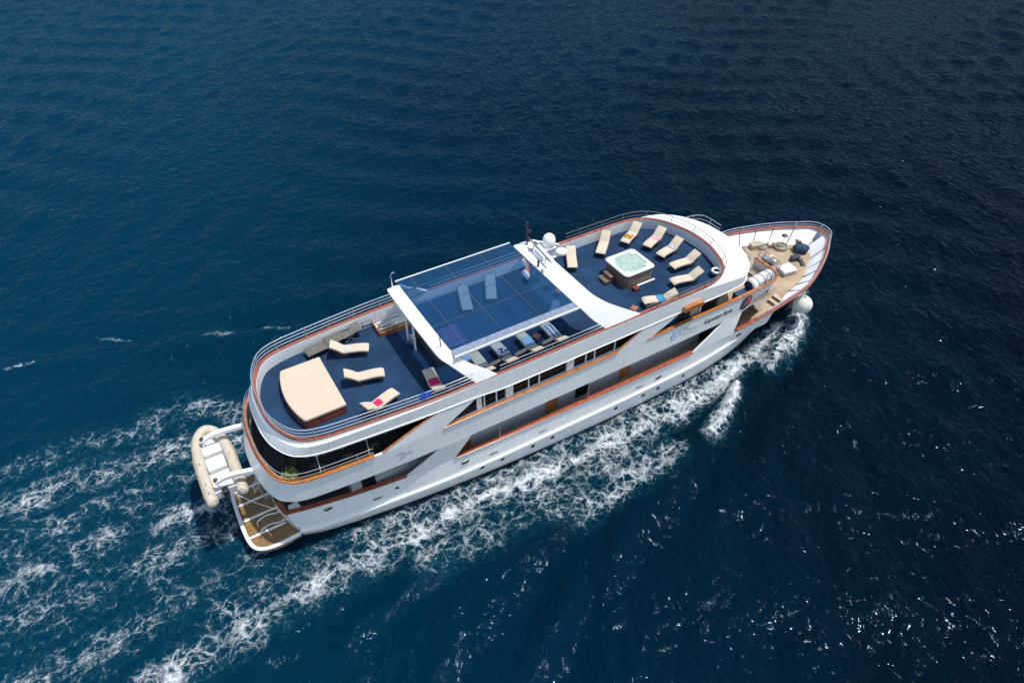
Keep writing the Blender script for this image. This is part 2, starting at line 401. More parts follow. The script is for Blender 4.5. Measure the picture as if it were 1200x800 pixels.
WAKE = [
    ([(38.6, -1.0), (36.6, -2.6), (35.0, -4.0), (33.0, -4.8), (30.8, -5.2)], (.6, 1.0), (1.0, .75)),
    ([(27.3, -5.8), (26.2, -6.6), (25.0, -7.2), (23.6, -7.8)], (.45, .7), (1.25, .95)),
    ([(34.0, -3.0), (30.6, -4.1), (28.6, -4.6), (26.3, -4.9), (23.3, -5.2), (19.8, -5.3)], (.7, 1.2), (.92, .80)),
    ([(24.2, -5.0), (17.6, -5.2), (12.7, -5.1), (7.5, -4.9), (2.9, -4.8), (-.6, -4.9), (-4.3, -5.5), (-7.0, -6.0), (-10, -6.6)], (1.2, 1.4), (.78, .60)),
    ([(16.5, -5.3), (13.0, -5.0), (10, -4.7), (7.5, -4.8)], (.6, .6), (.92, .88)), ([(2.5, -4.8), (.5, -4.9), (-1.5, -5.0)], (.5, .5), (.85, .8)),
    ([(20.6, -7.3), (18.8, -7.7), (16.9, -8.0), (14.0, -8.0)], (1.2, 1.2), (.74, .62)),
    ([(20.0, -6.2), (15.0, -6.4), (10.0, -6.4), (6, -6.6)], (1.6, 1.6), (.56, .46)),
    ([(14.9, -7.6), (13.0, -7.6), (11.8, -7.2)], (1.1, .9), (.56, .45)),
    ([(28, -3.9), (20, -4.3), (14, -4.1), (6, -3.7), (1, -3.4), (-4, -4)], (.8, 1.0), (.62, .52)),
    ([(3.2, 4.6), (.9, 7.0), (-.8, 9.3), (-2.4, 10.4), (-4.6, 10.4)], (1.1, 1.3), (.62, .48)),
    ([(1.5, 4.6), (-.8, 6.3), (-2.4, 7.2), (-4.6, 7.1), (-8.2, 7.6), (-12.5, 7.7), (-17, 7.3), (-24, 7.6)], (1.2, 2.0), (.64, .50)),
    ([(-3.0, 9.4), (-7.0, 10.0), (-12.5, 10.4), (-18, 11)], (1.0, 1.6), (.46, .42)),
    ([(-2.0, 2.0), (-4.6, 2.6), (-7.6, 2.9), (-11.4, 2.8), (-16, 2.6), (-24, 2.4)], (.9, 2.0), (.56, .46)),
    ([(-1.6, -1.9), (-5.7, -2.6), (-10.8, -3.2), (-18, -3.4)], (1.2, 2.0), (.50, .45)),
    ([(-2.0, .2), (-6.7, .3), (-12.4, .2), (-22, 0)], (1.8, 3.0), (.44, .42)),
    ([(-3, 4.8), (-8, 5.2), (-15, 5.0), (-24, 5)], (1.6, 2.6), (.44, .42)),
    ([(-3.2, 2.3), (-4.8, 2.6)], (.35, .4), (.8, .6)),
    ([(-11.5, 19.6), (-9.8, 19.5)], (.2, .2), (.62, .6)), ([(-6.2, 20.0), (-4.4, 18.8)], (.2, .2), (.6, .55)),
    ([(.2, 16.4), (1.8, 15.8)], (.3, .3), (.62, .6)), ([(3.4, 15.1), (5.2, 14.3)], (.25, .3), (.6, .58)),
]
def water_mat():
    m = bpy.data.materials.new('sea_water'); m.use_nodes = True; t = m.node_tree; b = t.nodes['Principled BSDF']
    N = t.nodes.new; L = t.links.new
    tc = N('ShaderNodeTexCoord')
    def noise(scale, detail=4, dist=0, sc=(1, 1, 1), rot=0, rough=.55):
        mp = N('ShaderNodeMapping'); mp.inputs['Scale'].default_value = sc; mp.inputs['Rotation'].default_value = (0, 0, rot)
        L(tc.outputs['Object'], mp.inputs[0]); n = N('ShaderNodeTexNoise'); n.inputs['Scale'].default_value = scale
        n.inputs['Detail'].default_value = detail; n.inputs['Distortion'].default_value = dist; n.inputs['Roughness'].default_value = rough
        L(mp.outputs[0], n.inputs['Vector']); return n.outputs[0]
    def mth(op, a, b_=None, c=None, clamp=False):
        n = N('ShaderNodeMath'); n.operation = op; n.use_clamp = clamp
        for i, v in enumerate((a, b_, c)):
            if v is None: continue
            if isinstance(v, (int, float)): n.inputs[i].default_value = v
            else: L(v, n.inputs[i])
        return n.outputs[0]
    def smooth(v, a, b_):
        n = N('ShaderNodeMapRange'); n.interpolation_type = 'SMOOTHSTEP'; L(v, n.inputs[0]); n.inputs[1].default_value = a; n.inputs[2].default_value = b_
        return n.outputs[0]
    at = N('ShaderNodeAttribute'); at.attribute_name = 'foam'; F = at.outputs['Fac']
    # lacy foam: warped cell edges at two sizes
    def cells(scale, warp, wscale):
        nn = N('ShaderNodeTexNoise'); nn.inputs['Scale'].default_value = wscale; nn.inputs['Detail'].default_value = 5; L(tc.outputs['Object'], nn.inputs['Vector'])
        sb_ = N('ShaderNodeVectorMath'); sb_.operation = 'SUBTRACT'; L(nn.outputs['Color'], sb_.inputs[0]); sb_.inputs[1].default_value = (.5, .5, .5)
        sc_ = N('ShaderNodeVectorMath'); sc_.operation = 'SCALE'; L(sb_.outputs[0], sc_.inputs[0]); sc_.inputs['Scale'].default_value = warp
        ad = N('ShaderNodeVectorMath'); ad.operation = 'ADD'; L(tc.outputs['Object'], ad.inputs[0]); L(sc_.outputs[0], ad.inputs[1])
        ml = N('ShaderNodeVectorMath'); ml.operation = 'MULTIPLY'; L(ad.outputs[0], ml.inputs[0]); ml.inputs[1].default_value = (.8, 1.1, 0)
        vo = N('ShaderNodeTexVoronoi'); vo.feature = 'DISTANCE_TO_EDGE'; vo.inputs['Scale'].default_value = scale; L(ml.outputs[0], vo.inputs['Vector'])
        return vo.outputs['Distance']
    e1 = cells(1.25, 1.5, .9); e2 = cells(2.9, .7, 2.2)
    n3 = noise(7.0, 5, .8, rough=.6); big = noise(.42, 4, .6); n4 = noise(2.2, 5, .5, rough=.6)
    l1 = mth('SUBTRACT', .33, mth('MULTIPLY', e1, 2.5)); l2 = mth('SUBTRACT', .24, mth('MULTIPLY', e2, 2.0))
    lace = mth('MAXIMUM', l1, l2)
    v = mth('ADD', mth('MULTIPLY', F, 1.0), lace)
    v = mth('ADD', v, mth('MULTIPLY', mth('SUBTRACT', n3, .5), .85))
    v = mth('ADD', v, mth('MULTIPLY', mth('SUBTRACT', n4, .5), .9))
    v = mth('ADD', v, mth('MULTIPLY', mth('SUBTRACT', big, .5), 1.05))
    foam = mth('MULTIPLY', smooth(v, .54, 1.38), smooth(F, .08, .35))
    soft = mth('MULTIPLY', smooth(v, -.1, .9), smooth(F, .03, .4))   # aerated water under and round the foam
    # water colour with painted sunward falloff: darker towards the sun, bluer away from it
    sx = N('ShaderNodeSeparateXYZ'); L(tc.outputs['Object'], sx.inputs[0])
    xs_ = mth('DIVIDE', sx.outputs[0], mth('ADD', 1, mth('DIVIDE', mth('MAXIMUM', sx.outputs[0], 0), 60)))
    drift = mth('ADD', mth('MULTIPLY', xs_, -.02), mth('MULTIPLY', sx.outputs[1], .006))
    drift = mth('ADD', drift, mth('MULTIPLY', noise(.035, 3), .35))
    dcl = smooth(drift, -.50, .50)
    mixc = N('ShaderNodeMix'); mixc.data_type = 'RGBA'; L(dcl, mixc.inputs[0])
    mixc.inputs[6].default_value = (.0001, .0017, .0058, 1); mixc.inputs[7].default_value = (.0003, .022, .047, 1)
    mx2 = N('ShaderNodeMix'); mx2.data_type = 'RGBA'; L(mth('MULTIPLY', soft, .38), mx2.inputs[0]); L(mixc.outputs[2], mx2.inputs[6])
    mx2.inputs[7].default_value = (.006, .07, .10, 1)
    mx3 = N('ShaderNodeMix'); mx3.data_type = 'RGBA'; L(foam, mx3.inputs[0]); L(mx2.outputs[2], mx3.inputs[6]); mx3.inputs[7].default_value = (.62, .65, .67, 1)
    # ripples finer than the mesh
    h = mth('ADD', mth('MULTIPLY', noise(1.5, 3, .6, (1, .7, 1), R(-28), .5), .205), mth('MULTIPLY', noise(4.0, 1, .4, (1, .75, 1), R(-15)), .044))
    h = mth('ADD', h, mth('MULTIPLY', mth('MULTIPLY', n3, soft), .05))
    h = mth('ADD', h, mth('MULTIPLY', foam, .03))
    bp = N('ShaderNodeBump'); bp.inputs['Strength'].default_value = 1; bp.inputs['Distance'].default_value = 1.0
    L(h, bp.inputs['Height'])
    t.nodes.remove(b); out = t.nodes['Material Output']
    df = N('ShaderNodeBsdfDiffuse'); L(mx3.outputs[2], df.inputs[0]); L(bp.outputs[0], df.inputs['Normal'])
    gl = N('ShaderNodeBsdfGlossy'); gl.inputs[0].default_value = (.36, .54, .68, 1); L(mth('ADD', .05, mth('MULTIPLY', foam, .5)), gl.inputs['Roughness']); L(bp.outputs[0], gl.inputs['Normal'])
    fr = N('ShaderNodeFresnel'); fr.inputs[0].default_value = 1.30; L(bp.outputs[0], fr.inputs['Normal'])
    fac = mth('MULTIPLY', mth('MINIMUM', fr.outputs[0], .30), mth('SUBTRACT', .37, mth('MULTIPLY', foam, .32)))
    ms = N('ShaderNodeMixShader'); L(fac, ms.inputs[0]); L(df.outputs[0], ms.inputs[1]); L(gl.outputs[0], ms.inputs[2]); L(ms.outputs[0], out.inputs[0])
    return m
make_water()

# ================================================================== SHIP OUTLINES
# sun deck: cap point, shoulder point, lower edge point
rows3 = [
 (1.08,0, .95,0,7.42, .74,0,6.93), (1.12,.9, .99,.93,7.42, .78,.98,6.93), (1.30,1.7, 1.17,1.8,7.42, .97,1.90,6.93),
 (1.68,2.52, 1.57,2.65,7.43, 1.40,2.72,6.93), (2.12,3.0, 2.04,3.14,7.45, 1.90,3.14,6.93), (2.8,3.28, 2.75,3.42,7.48, 2.7,3.40,6.93),
 (4,3.46, 4,3.58,7.52, 4,3.55,6.93), (7.7,3.78, 7.7,3.86,7.6, 7.7,3.84,6.92), (10.2,3.85, 10.2,3.90,7.61, 10.2,3.89,6.82), (12,3.88, 12,3.93,7.62, 12,3.92,6.66),
 (16,3.90, 16,3.95,7.62, 16,3.94,6.65), (20,3.91, 20,3.96,7.62, 20,3.95,6.65), (24.3,3.91, 24.3,3.96,7.60, 24.3,3.96,6.65),
 (25.4,3.84, 25.9,3.97,7.5, 25.9,3.97,6.65), (26.2,3.6, 27.2,3.95,7.36, 27.2,3.95,6.68), (26.8,3.2, 28.15,3.8,7.25, 28.15,3.8,6.72),
 (27.3,2.55, 29.05,3.15,7.2, 29.0,3.12,6.76), (27.65,1.7, 29.7,2.15,7.18, 29.65,2.12,6.78), (27.88,.85, 30.03,1.1,7.18, 29.97,1.08,6.8),
 (27.95,0, 30.12,0,7.18, 30.05,0,6.8)]
D3 = crom(rows3, 6)
cap3 = D3[:, 0:2]; sh3 = D3[:, 2:5]; lo3 = D3[:, 5:8]
rows2 = [
 (.18,0, -.18,0,4.4), (.21,.9, -.14,1.0,4.4), (.36,1.85, .05,1.95,4.38), (.62,2.65, .35,2.72,4.35), (.98,3.13, .8,3.12,4.32),
 (1.55,3.42, 1.45,3.38,4.3), (2.6,3.6, 2.6,3.52,4.27), (5.4,3.8, 5.4,3.72,4.25), (8.4,3.87, 8.4,3.82,4.22), (14,3.93, 14,3.9,4.2),
 (20,3.95, 20,3.94,4.2), (27.2,3.94, 27.0,3.92,4.2), (29.0,3.9, 28.6,3.78,4.15), (30.2,3.84, 30.0,3.5,4.0), (31.0,3.77, 31.0,3.12,3.0),
 (31.5,3.6, 31.8,2.85,2.35), (31.78,3.25, 32.5,2.4,2.5), (31.88,2.6, 33.0,1.9,2.85), (31.9,1.4, 33.15,1.0,2.85), (31.95,0, 33.2,0,2.85)]
D2 = crom(rows2, 6); cap2 = D2[:, 0:2]; lo2 = D2[:, 2:5]
rows1 = [  # cap, rub, waterline
 (.45,2.42,2.72, .80,2.38,.95, .95,2.1), (2,2.76,2.72, 2.1,2.80,1.05, 2.3,2.5), (5,3.25,2.74, 5,3.22,1.2, 5,2.92), (9,3.64,2.75, 9,3.66,1.33, 9,3.36),
 (14,3.80,2.75, 14,3.82,1.38, 14,3.68), (20,3.92,2.75, 20,3.90,1.38, 20,3.84), (25,3.97,2.76, 25,3.93,1.5, 25,3.78), (28,3.98,2.86, 28,3.85,1.8, 28,3.5),
 (31,3.97,3.1, 30.7,3.66,2.1, 30.5,3.0), (33,3.90,3.3, 32.6,3.35,2.3, 32.3,2.4), (35,3.66,3.5, 34.4,2.85,2.45, 33.9,1.8), (36.3,3.22,3.62, 35.6,2.25,2.55, 34.9,1.35),
 (37.6,2.62,3.75, 36.9,1.6,2.65, 35.9,.9), (38.8,1.95,3.85, 38.0,.98,2.72, 36.9,.5), (39.5,1.42,3.92, 39.1,.48,2.8, 37.9,.2), (40.15,1.0,3.96, 39.8,.2,2.84, 38.6,.08), (40.5,.54,3.98, 40.1,.08,2.87, 38.8,.03), (40.62,0,3.98, 40.2,0,2.88, 38.85,0)]
D1 = crom(rows1, 6); cap1 = D1[:, 0:3]; rub1 = D1[:, 3:6]; wl1 = D1[:, 6:8]
ycap3, ysh3, ylo3 = fy(cap3[:75]), fy(sh3[:75]), fy(lo3[:75])
ycap2, ylo2 = fy(cap2[24:80]), fy(lo2[24:80])
ycap1 = fy(cap1); zcap1 = lambda x: float(np.interp(x, cap1[:, 0], cap1[:, 2]))
def S(x, z):
    zs = [zcap1(x), 4.22, 5.65, zlow(x), 7.6]; ys = [ycap1(x), ylo2(x), ycap2(x), ylo3(x), ysh3(x)]
    return float(np.interp(z, zs, ys))
def zlow(x): return float(np.interp(x, [0, 7.7, 10.2, 12], [6.93, 6.92, 6.82, 6.65]))
def ring(half):  # half outline (centre stern -> centre bow) to a closed ring, starboard first
    h = [tuple(p) for p in half]; stb = [(p[0], -p[1], *p[2:]) for p in h]; return stb + h[-2:0:-1]
def inset(half, d):
    P = np.array(half, float); Q = P.copy(); T = np.gradient(P[:, :2], axis=0); T /= (np.linalg.norm(T, axis=1)[:, None]+1e-9)
    Q[:, 0] += T[:, 1]*d; Q[:, 1] -= T[:, 0]*d; Q[:, 1] = np.maximum(Q[:, 1], 0); Q[0, 1] = 0; Q[-1, 1] = 0; return Q
def z3(half, z): return np.column_stack([np.array(half)[:, :2], np.full(len(half), z)])

ship = thing('cruise_ship', 'long white three deck cruise yacht with blue sun deck and wooden rails, under way', 'ship', (0, 0, 0))

# ---- hull
rowsH = []
fullH = []
for i in range(len(D1)):
    cx, cy, cz = cap1[i]; rx, ry, rz = rub1[i]; wx, wy = wl1[i]
    cy, ry, wy = max(cy, 0), max(ry, 0), max(wy, 0)
    prof = [(wx, wy*.75, -1.2), (wx, wy*.95, -.3), (wx, wy, .10), ((wx*.55+rx*.45), (wy*.5+ry*.5), rz*.5), (rx, ry, rz), ((rx+cx)/2, (ry+cy)/2, (rz+cz)/2), (cx, cy, cz-.03)]
    fullH.append(prof)
mb = MB()
mb.loft([[(p[0], -p[1], p[2]) for p in pr] for pr in fullH]); mb.loft([[(p[0], p[1], p[2]) for p in pr][::-1] for pr in fullH])
# transom: curved across the stern
tr = []
for k in range(17):
    t = k/8-1
    tr.append([(.95-.55*(1-t*t), 2.1*t, -1.2), (.95-.55*(1-t*t), 2.1*t, .1), (.80-.6*(1-t*t), 2.38*t, .95), (.45-.33*(1-t*t), 2.42*t, 2.69)])
mb.loft(tr)
hull = mb.build('hull', 'white', ship, smooth=True)
mb = MB()
for sg in (-1, 1):
    mb.loft([[(wl1[i][0], sg*(wl1[i][1]+.006), -.35), (wl1[i][0]+.0, sg*(wl1[i][1]+.012), .16)] for i in range(len(D1)-3)])
mb.build('boot_stripe', 'black_red', hull, smooth=True)
mb = MB()
for sg in (-1, 1):
    P = [(p[0], sg*p[1], p[2]) for p in rub1[:int(6*8.0)+1]]
    n = len(P); rr = []
    for i, p in enumerate(P):
        wd = .11*min(1, (n-1-i)/8+.15)
        rr.append([(p[0], p[1]-sg*.05, p[2]-.09), (p[0], p[1]+sg*wd, p[2]-.07), (p[0], p[1]+sg*wd, p[2]+.05), (p[0], p[1]-sg*.05, p[2]+.09)])
    mb.loft(rr, True, False, cap=True)
mb.build('rub_rail', 'white2', hull, smooth=True)
# portholes on both sides
def hull_at(x, z, sg):
    i = int(np.argmin(np.abs(rub1[:, 0]-x))); rx, ry, rz = rub1[i]; cy, cz = cap1[i][1:]; wy = wl1[i][1]
    y = float(np.interp(z, [.1, rz*.5, rz, cz], [wy, (wy+ry)/2, ry, cy]))
    sl = (float(np.interp(z+.1, [.1, rz*.5, rz, cz], [wy, (wy+ry)/2, ry, cy]))-y)/.1
    return y, sl
for x, z in ((10.5, .98), (11.75, .9), (13.67, .88), (14.96, .86), (19.4, .85), (21.45, .85), (22.6, .87), (24.6, .9)):
    for sg in (-1, 1):
        y, sl = hull_at(x, z, sg)
        mb = MB(); mb.lathe([(.10, -.02), (.17, -.02), (.17, .025), (.135, .035), (.12, .012), (.0, .012)], seg=14, axis='Y')
        o = mb.build('porthole', 'metal', hull, smooth=True); o.location = (x, sg*(y+.005), z); o.rotation_euler = (0 if sg > 0 else 0, 0, 0 if sg > 0 else math.pi)
        mb = MB(); mb.lathe([(.118, .014), (.118, .018), (0.0, .018)], seg=14, axis='Y'); mb.build('pane', 'glass_dark', o)
for x, z in ((2.35, 2.25), (5.9, 2.1), (9.5, 2.12), (22.4, 1.95), (28.9, 2.3)):
    for sg in (-1, 1):
        y, sl = hull_at(x, z, sg)
        mb = MB(); P = []
        for k in range(20):
            a = 2*math.pi*k/20; P.append((.20*math.copysign(abs(math.cos(a))**.6, math.cos(a)), 0, .085*math.copysign(abs(math.sin(a))**.6, math.sin(a))))
        mb.tube(P, .028, 5, closed=True)
        o = mb.build('fairlead', 'beige' if x < 3 else 'grey_rail', hull, smooth=True); o.location = (x, sg*(y+.012), z); o.rotation_euler = (0, 0, 0)
        mb = MB(); mb.add([(p[0], sg*.022, p[2]) for p in P], [tuple(range(20))]); mb.build('opening', 'black', o)
for x in (4.75, 11.2, 14.3, 21.0):
    for sg in (-1, 1):
        y, _ = hull_at(x, 1.85, sg)
        MB().box((x, sg*(y+.0), 1.83), (.5, .03, .05)).build('scupper', 'black', hull)
# main cap rail, reddish wood, broken where the slanted panels rise
def seg_path(arr, x0, x1, sg, z=None):
    P = [(p[0], sg*p[1], (z if z is not None else p[2])) for p in arr if x0 <= p[0] <= x1]
    return P
def cut(arr, x0, x1):
    xs_ = arr[:, 0]; out = [[x0]+[float(np.interp(x0, xs_, arr[:, j])) for j in range(1, arr.shape[1])]]
    out += [list(p) for p in arr if x0 < p[0] < x1]; out.append([x1]+[float(np.interp(x1, xs_, arr[:, j])) for j in range(1, arr.shape[1])]); return out
for sg in (-1, 1):
    for a, b_ in ((.45, 6.35), (8.95, 24.9)):
        mb = MB(); P = [(p[0], sg*(p[1]+.02), p[2]) for p in cut(cap1, a, b_)]
        mb.rib(P, .20 if sg < 0 else .05, .05 if sg < 0 else .20, -.03, .035); mb.build('cap_rail', 'redwood', hull, bevel=.012)
bowp = [p for p in cap1 if p[0] > 28.0]
P = [(p[0], -p[1], p[2]) for p in bowp] + [(p[0], p[1], p[2]) for p in bowp[-2::-1]]
MB().rib(P, .2, .05, -.03, .04).build('cap_rail', 'redwood', hull, bevel=.012)
P = [(.45-.33*(1-(k/8-1)**2), 2.42*(k/8-1), 2.72) for k in range(17)]
MB().rib(P[:4], .05, .18, -.03, .035).build('cap_rail', 'redwood', hull); MB().rib(P[-4:], .05, .18, -.03, .035).build('cap_rail', 'redwood', hull)

# ---- main deck
def zd(x): return float(np.interp(x, [0, 28, 32.8, 33.0, 33.75, 34, 42], [1.95, 1.98, 2.28, 2.3, 2.85, 2.9, 3.0]))
deckhalf = [(.55, 2.25)] + [(x, ycap1(x)-.12) for x in (1, 2, 3, 5, 7, 9, 12, 16, 20, 24, 27, 29, 30.5, 31.5)] + [(32.5, 3.35), (33.5, 3.05), (34.5, 2.82), (35.5, 2.58), (36.5, 2.22), (37.4, 1.78), (38.1, 1.35), (38.6, .9), (38.95, .5), (39.15, .25), (39.2, 0)]
DH = crom(deckhalf, 3)
mb = MB()
for i in range(len(DH)-1):
    a, b_ = DH[i], DH[i+1]; za, zb = zd(a[0]), zd(b_[0])
    mb.add([(a[0], -a[1], za), (b_[0], -b_[1], zb), (b_[0], b_[1], zb), (a[0], a[1], za)], [(0, 1, 2, 3)])
mb.build('main_deck', 'teak', ship)
MB().prism([(.6, -2.1), (1.5, -2.5), (3, -2.75), (8, -3.3), (8, 3.3), (3, 2.75), (1.5, 2.5), (.6, 2.1)], 1.965, 1.975).build('stern_floor_shade', 'shaded_floor', ship)  # thin dark sheet over the teak, paints the shade at the stern
mb = MB()
for sg in (-1, 1):
    rr = []
    for x, y in DH:
        # matching cap point, inner side
        if x < 31.5: cx, cy, cz = x, ycap1(x)-.10, zcap1(x)-.04
        else:
            t = (x-31.5)/(39.2-31.5); j = np.interp(t, [0, 1], [31.5, 40.55]); j = float(j)
            cx = j; cy = max(float(np.interp(j, cap1[:, 0], cap1[:, 1]))-.10, 0); cz = zcap1(j)-.04
        rr.append([(cx, sg*cy, cz), (cx*.5+x*.5, sg*(cy*.5+y*.5), cz*.5+zd(x)*.5), (x, sg*y, zd(x)-.02)])
    mb.loft(rr)
inner = mb.build('bulwark_inner_face', 'white2', hull, smooth=True)
# dark frames on the inner bulwark of the bow
for sg in (-1, 1):
    for x in (33.2, 34.3, 35.3, 36.3, 37.3, 38.4):
        t = (x-31.5)/8.0; j = 31.5+t*9.05; cy = float(np.interp(j, cap1[:, 0], cap1[:, 1]))-.12; cz = zcap1(j)-.06
        y = float(np.interp(x, DH[:, 0], DH[:, 1])); o_ = .03
        MB().tube([(j, sg*(cy-o_), cz), ((j+x)/2, sg*((cy+y)/2-o_), (cz+zd(x))/2), (x, sg*(y-o_), zd(x)+.02)], .035, 5).build('bulwark_frame', 'grey_rail', hull, smooth=True)

# ---- main deck house, slightly grey, with wooden doors
house = MB().b2((3.7, -2.9, 1.93), (28.4, 2.9, 4.3)).build('main_deck_house', 'grey_house', ship, bevel=.05)
for x, c_, wd in ((15.45, 'varnish', .85), (20.6, 'varnish', .8), (9.85, 'varnish', .85)):
    for sg in (-1, 1):
        d = MB().b2((x-wd/2, sg*2.9, 1.98), (x+wd/2, sg*2.94, 3.95)).build('door', c_, house, bevel=.01)
        MB().b2((x-wd/2+.14, sg*2.945, 2.85), (x+wd/2-.14, sg*2.95, 3.75)).build('pane', 'glass_dark', d)
        MB().box((x+wd/2-.1, sg*2.97, 2.75), (.12, .04, .03)).build('handle', 'metal', d)
for x0, x1 in ((17.05, 18.0), (26.4, 28.3), (4.2, 4.9)):
    for sg in (-1, 1): MB().b2((x0, sg*2.9, 2.1), (x1, sg*2.93, 4.0)).build('doorway', 'glass_dark', house)
# curved dark glass round the front of the house
P = [(28.42, -2.9, 0), (29.3, -2.8, 0), (29.95, -2.45, 0), (30.25, -1.9, 0)]
P = [tuple(p) for p in crom(P, 5)]
MB().rib(P, .04, .04, 2.3, 4.15).build('curved_window', 'glass_dark', ship, smooth=True)
MB().rib([(p[0], -p[1], 0) for p in P], .04, .04, 2.3, 4.15).build('curved_window', 'glass_dark', ship, smooth=True)

# ---- second deck band, with its coaming that turns down to the bow deck
mb = MB(); rr = []
ring2 = ring(cap2); ringl = ring(lo2); ri = ring(inset(cap2, .12)); rli = ring(inset(lo2[:, :2], .12))
for i in range(len(ring2)):
    c_, l_ = ring2[i], ringl[i]
    m_ = ((c_[0]+l_[0])/2+(.0), (c_[1]+l_[1])/2, (5.6+l_[2])/2)
    rr.append([(c_[0], c_[1], 5.62), m_, (l_[0], l_[1], l_[2]), (rli[i][0], rli[i][1], l_[2]), (ri[i][0], ri[i][1], 5.0), (ri[i][0], ri[i][1], 5.62)])
def not_gap(i):
    p = ring2[i]; return not (p[0] > 31.6 and -1.25 < p[1] < 1.6)
seq = [i for i in range(len(ring2))]
# rotate so that the gap for the stairs is the seam
gi = [i for i in seq if not not_gap(i)]
order = seq[gi[-1]+1:]+seq[:gi[0]]
mb.loft([rr[i] for i in order], True, False, cap=True)
band2 = mb.build('second_deck_side', 'white', ship, smooth=True)
# low front wall below the stair gap
rl = [(ringl[i][0], ringl[i][1]) for i in [order[-1]]+gi+[order[0]]]
# deck surface and ceiling
poly = [(p[0], p[1]) for p in ring(inset(cap2, .10))]
MB().prism(poly, 4.5, 4.65).build('second_deck', 'teak', ship)
MB().prism([(p[0], p[1]) for p in ring(inset(cap2, .14)) if p[0] < 8.5], 4.655, 4.66).build('terrace_floor_shade', 'shaded_floor', ship)  # painted terrace shade: dark sheet just above the teak
poly = [(p[0], p[1]) for p in ring(inset(cap2, .16)) if p[0] < 30]
MB().prism(poly, 4.34, 4.42).build('lower_ceiling', 'white2', ship)
# wooden cap of the second deck
def cap_run(half, x0, x1, sg):
    H = np.array(half)
    k = [p for p in H if x0 <= p[0] <= x1]; return k
c2 = np.array(cap2)
stern2 = [p for p in c2[:45] if p[0] <= 5.3]
P = [(p[0], -p[1], 5.65) for p in stern2[::-1]] + [(p[0], p[1], 5.65) for p in stern2[1:]]
MB().rib(P, .05, .17, -.03, .035).build('cap_rail', 'varnish', band2, bevel=.01)
for sg in (-1, 1):
    for x0, x1 in ((8.4, 18.85),):
        xs_ = np.linspace(x0, x1, 24); P = [(x, sg*(ycap2(x)+.02), 5.65) for x in xs_]
        MB().rib(P, .13 if sg < 0 else .04, .04 if sg < 0 else .13, -.03, .035).build('cap_rail', 'varnish', band2, bevel=.01)
fr = [p for p in c2 if p[0] > 20.9]
Ps = [(20.9, -ycap2(20.9), 5.65)] + [(p[0], -p[1], 5.65) for p in fr if p[1] > 1.25 or p[0] < 31]
Pp = [(20.9, ycap2(20.9), 5.65)] + [(p[0], p[1], 5.65) for p in fr if p[1] > 1.6 or p[0] < 31]
MB().rib(Ps, .16, .05, -.03, .035).build('cap_rail', 'varnish', band2, bevel=.01)
MB().rib(Pp, .05, .16, -.03, .035).build('cap_rail', 'varnish', band2, bevel=.01)

# ---- sun deck band and visor
mb = MB(); rc = ring(cap3); rs = ring(sh3); rlo = ring(lo3); rci = ring(inset(cap3, .16)); rloi = ring(inset(lo3[:, :2], .3))
rco = ring(inset(cap3, -.03)); rlf = [(p[0], p[1]) if False else p for p in ring(inset(lo3[:, :2], -.03))]; rr = []
for i in range(len(rc)):
    rr.append([(rci[i][0], rci[i][1], 6.95), (rci[i][0], rci[i][1], 7.66), (rco[i][0], rco[i][1], 7.66), (rco[i][0], rco[i][1], 7.50 if rc[i][0] < 6 else 7.56),
               (rs[i][0], rs[i][1], rs[i][2]), ((rs[i][0]+rlo[i][0])/2+(-.02 if rc[i][0] < 3 else 0), (rs[i][1]+rlo[i][1])/2, (rs[i][2]+rlo[i][2])/2),
               (rlo[i][0], rlo[i][1], rlo[i][2]+.01), (rlf[i][0], rlf[i][1], rlo[i][2]), (rlf[i][0], rlf[i][1], rlo[i][2]-.03), (rloi[i][0], rloi[i][1], rlo[i][2]-.03)])
mb.loft(rr, False, True)
band3 = mb.build('sun_deck_side', 'white', ship, smooth=True, sharp=16)
MB().prism([(p[0], p[1]) for p in rloi], lambda x, y: zlow(x)-.08 if x > 11 else zlow(x)-.09, lambda x, y: zlow(x)-.035).build('upper_ceiling', 'white2', ship)
MB().tube([(p[0], p[1], p[2]-.02) for p in rlo if p[0] < 10], .03, 5).build('drip_edge', 'white2', band3, smooth=True) if False else None
P = [(p[0], p[1], 7.69) for p in rc]
MB().rib(P, .15, .03, -.03, .04, closed=True).build('cap_rail', 'redwood', band3, smooth=False, bevel=.01)
# blue deck with a notch for the port stairs
h = [tuple(p) for p in inset(cap3, .15)]
stb = [(p[0], -p[1]) for p in h]; prt = [p for p in h[-2:0:-1]]
pf = [p for p in prt if p[0] > 10.4]; pa = [p for p in prt if p[0] < 8.0]
poly = stb + pf + [(10.4, ycap3(10.4)-.15), (10.4, 2.35), (8.0, 2.35), (8.0, ycap3(8.0)-.15)] + pa
MB().prism(poly, 6.9, 7.0).build('sun_deck_floor', 'carpet', ship)

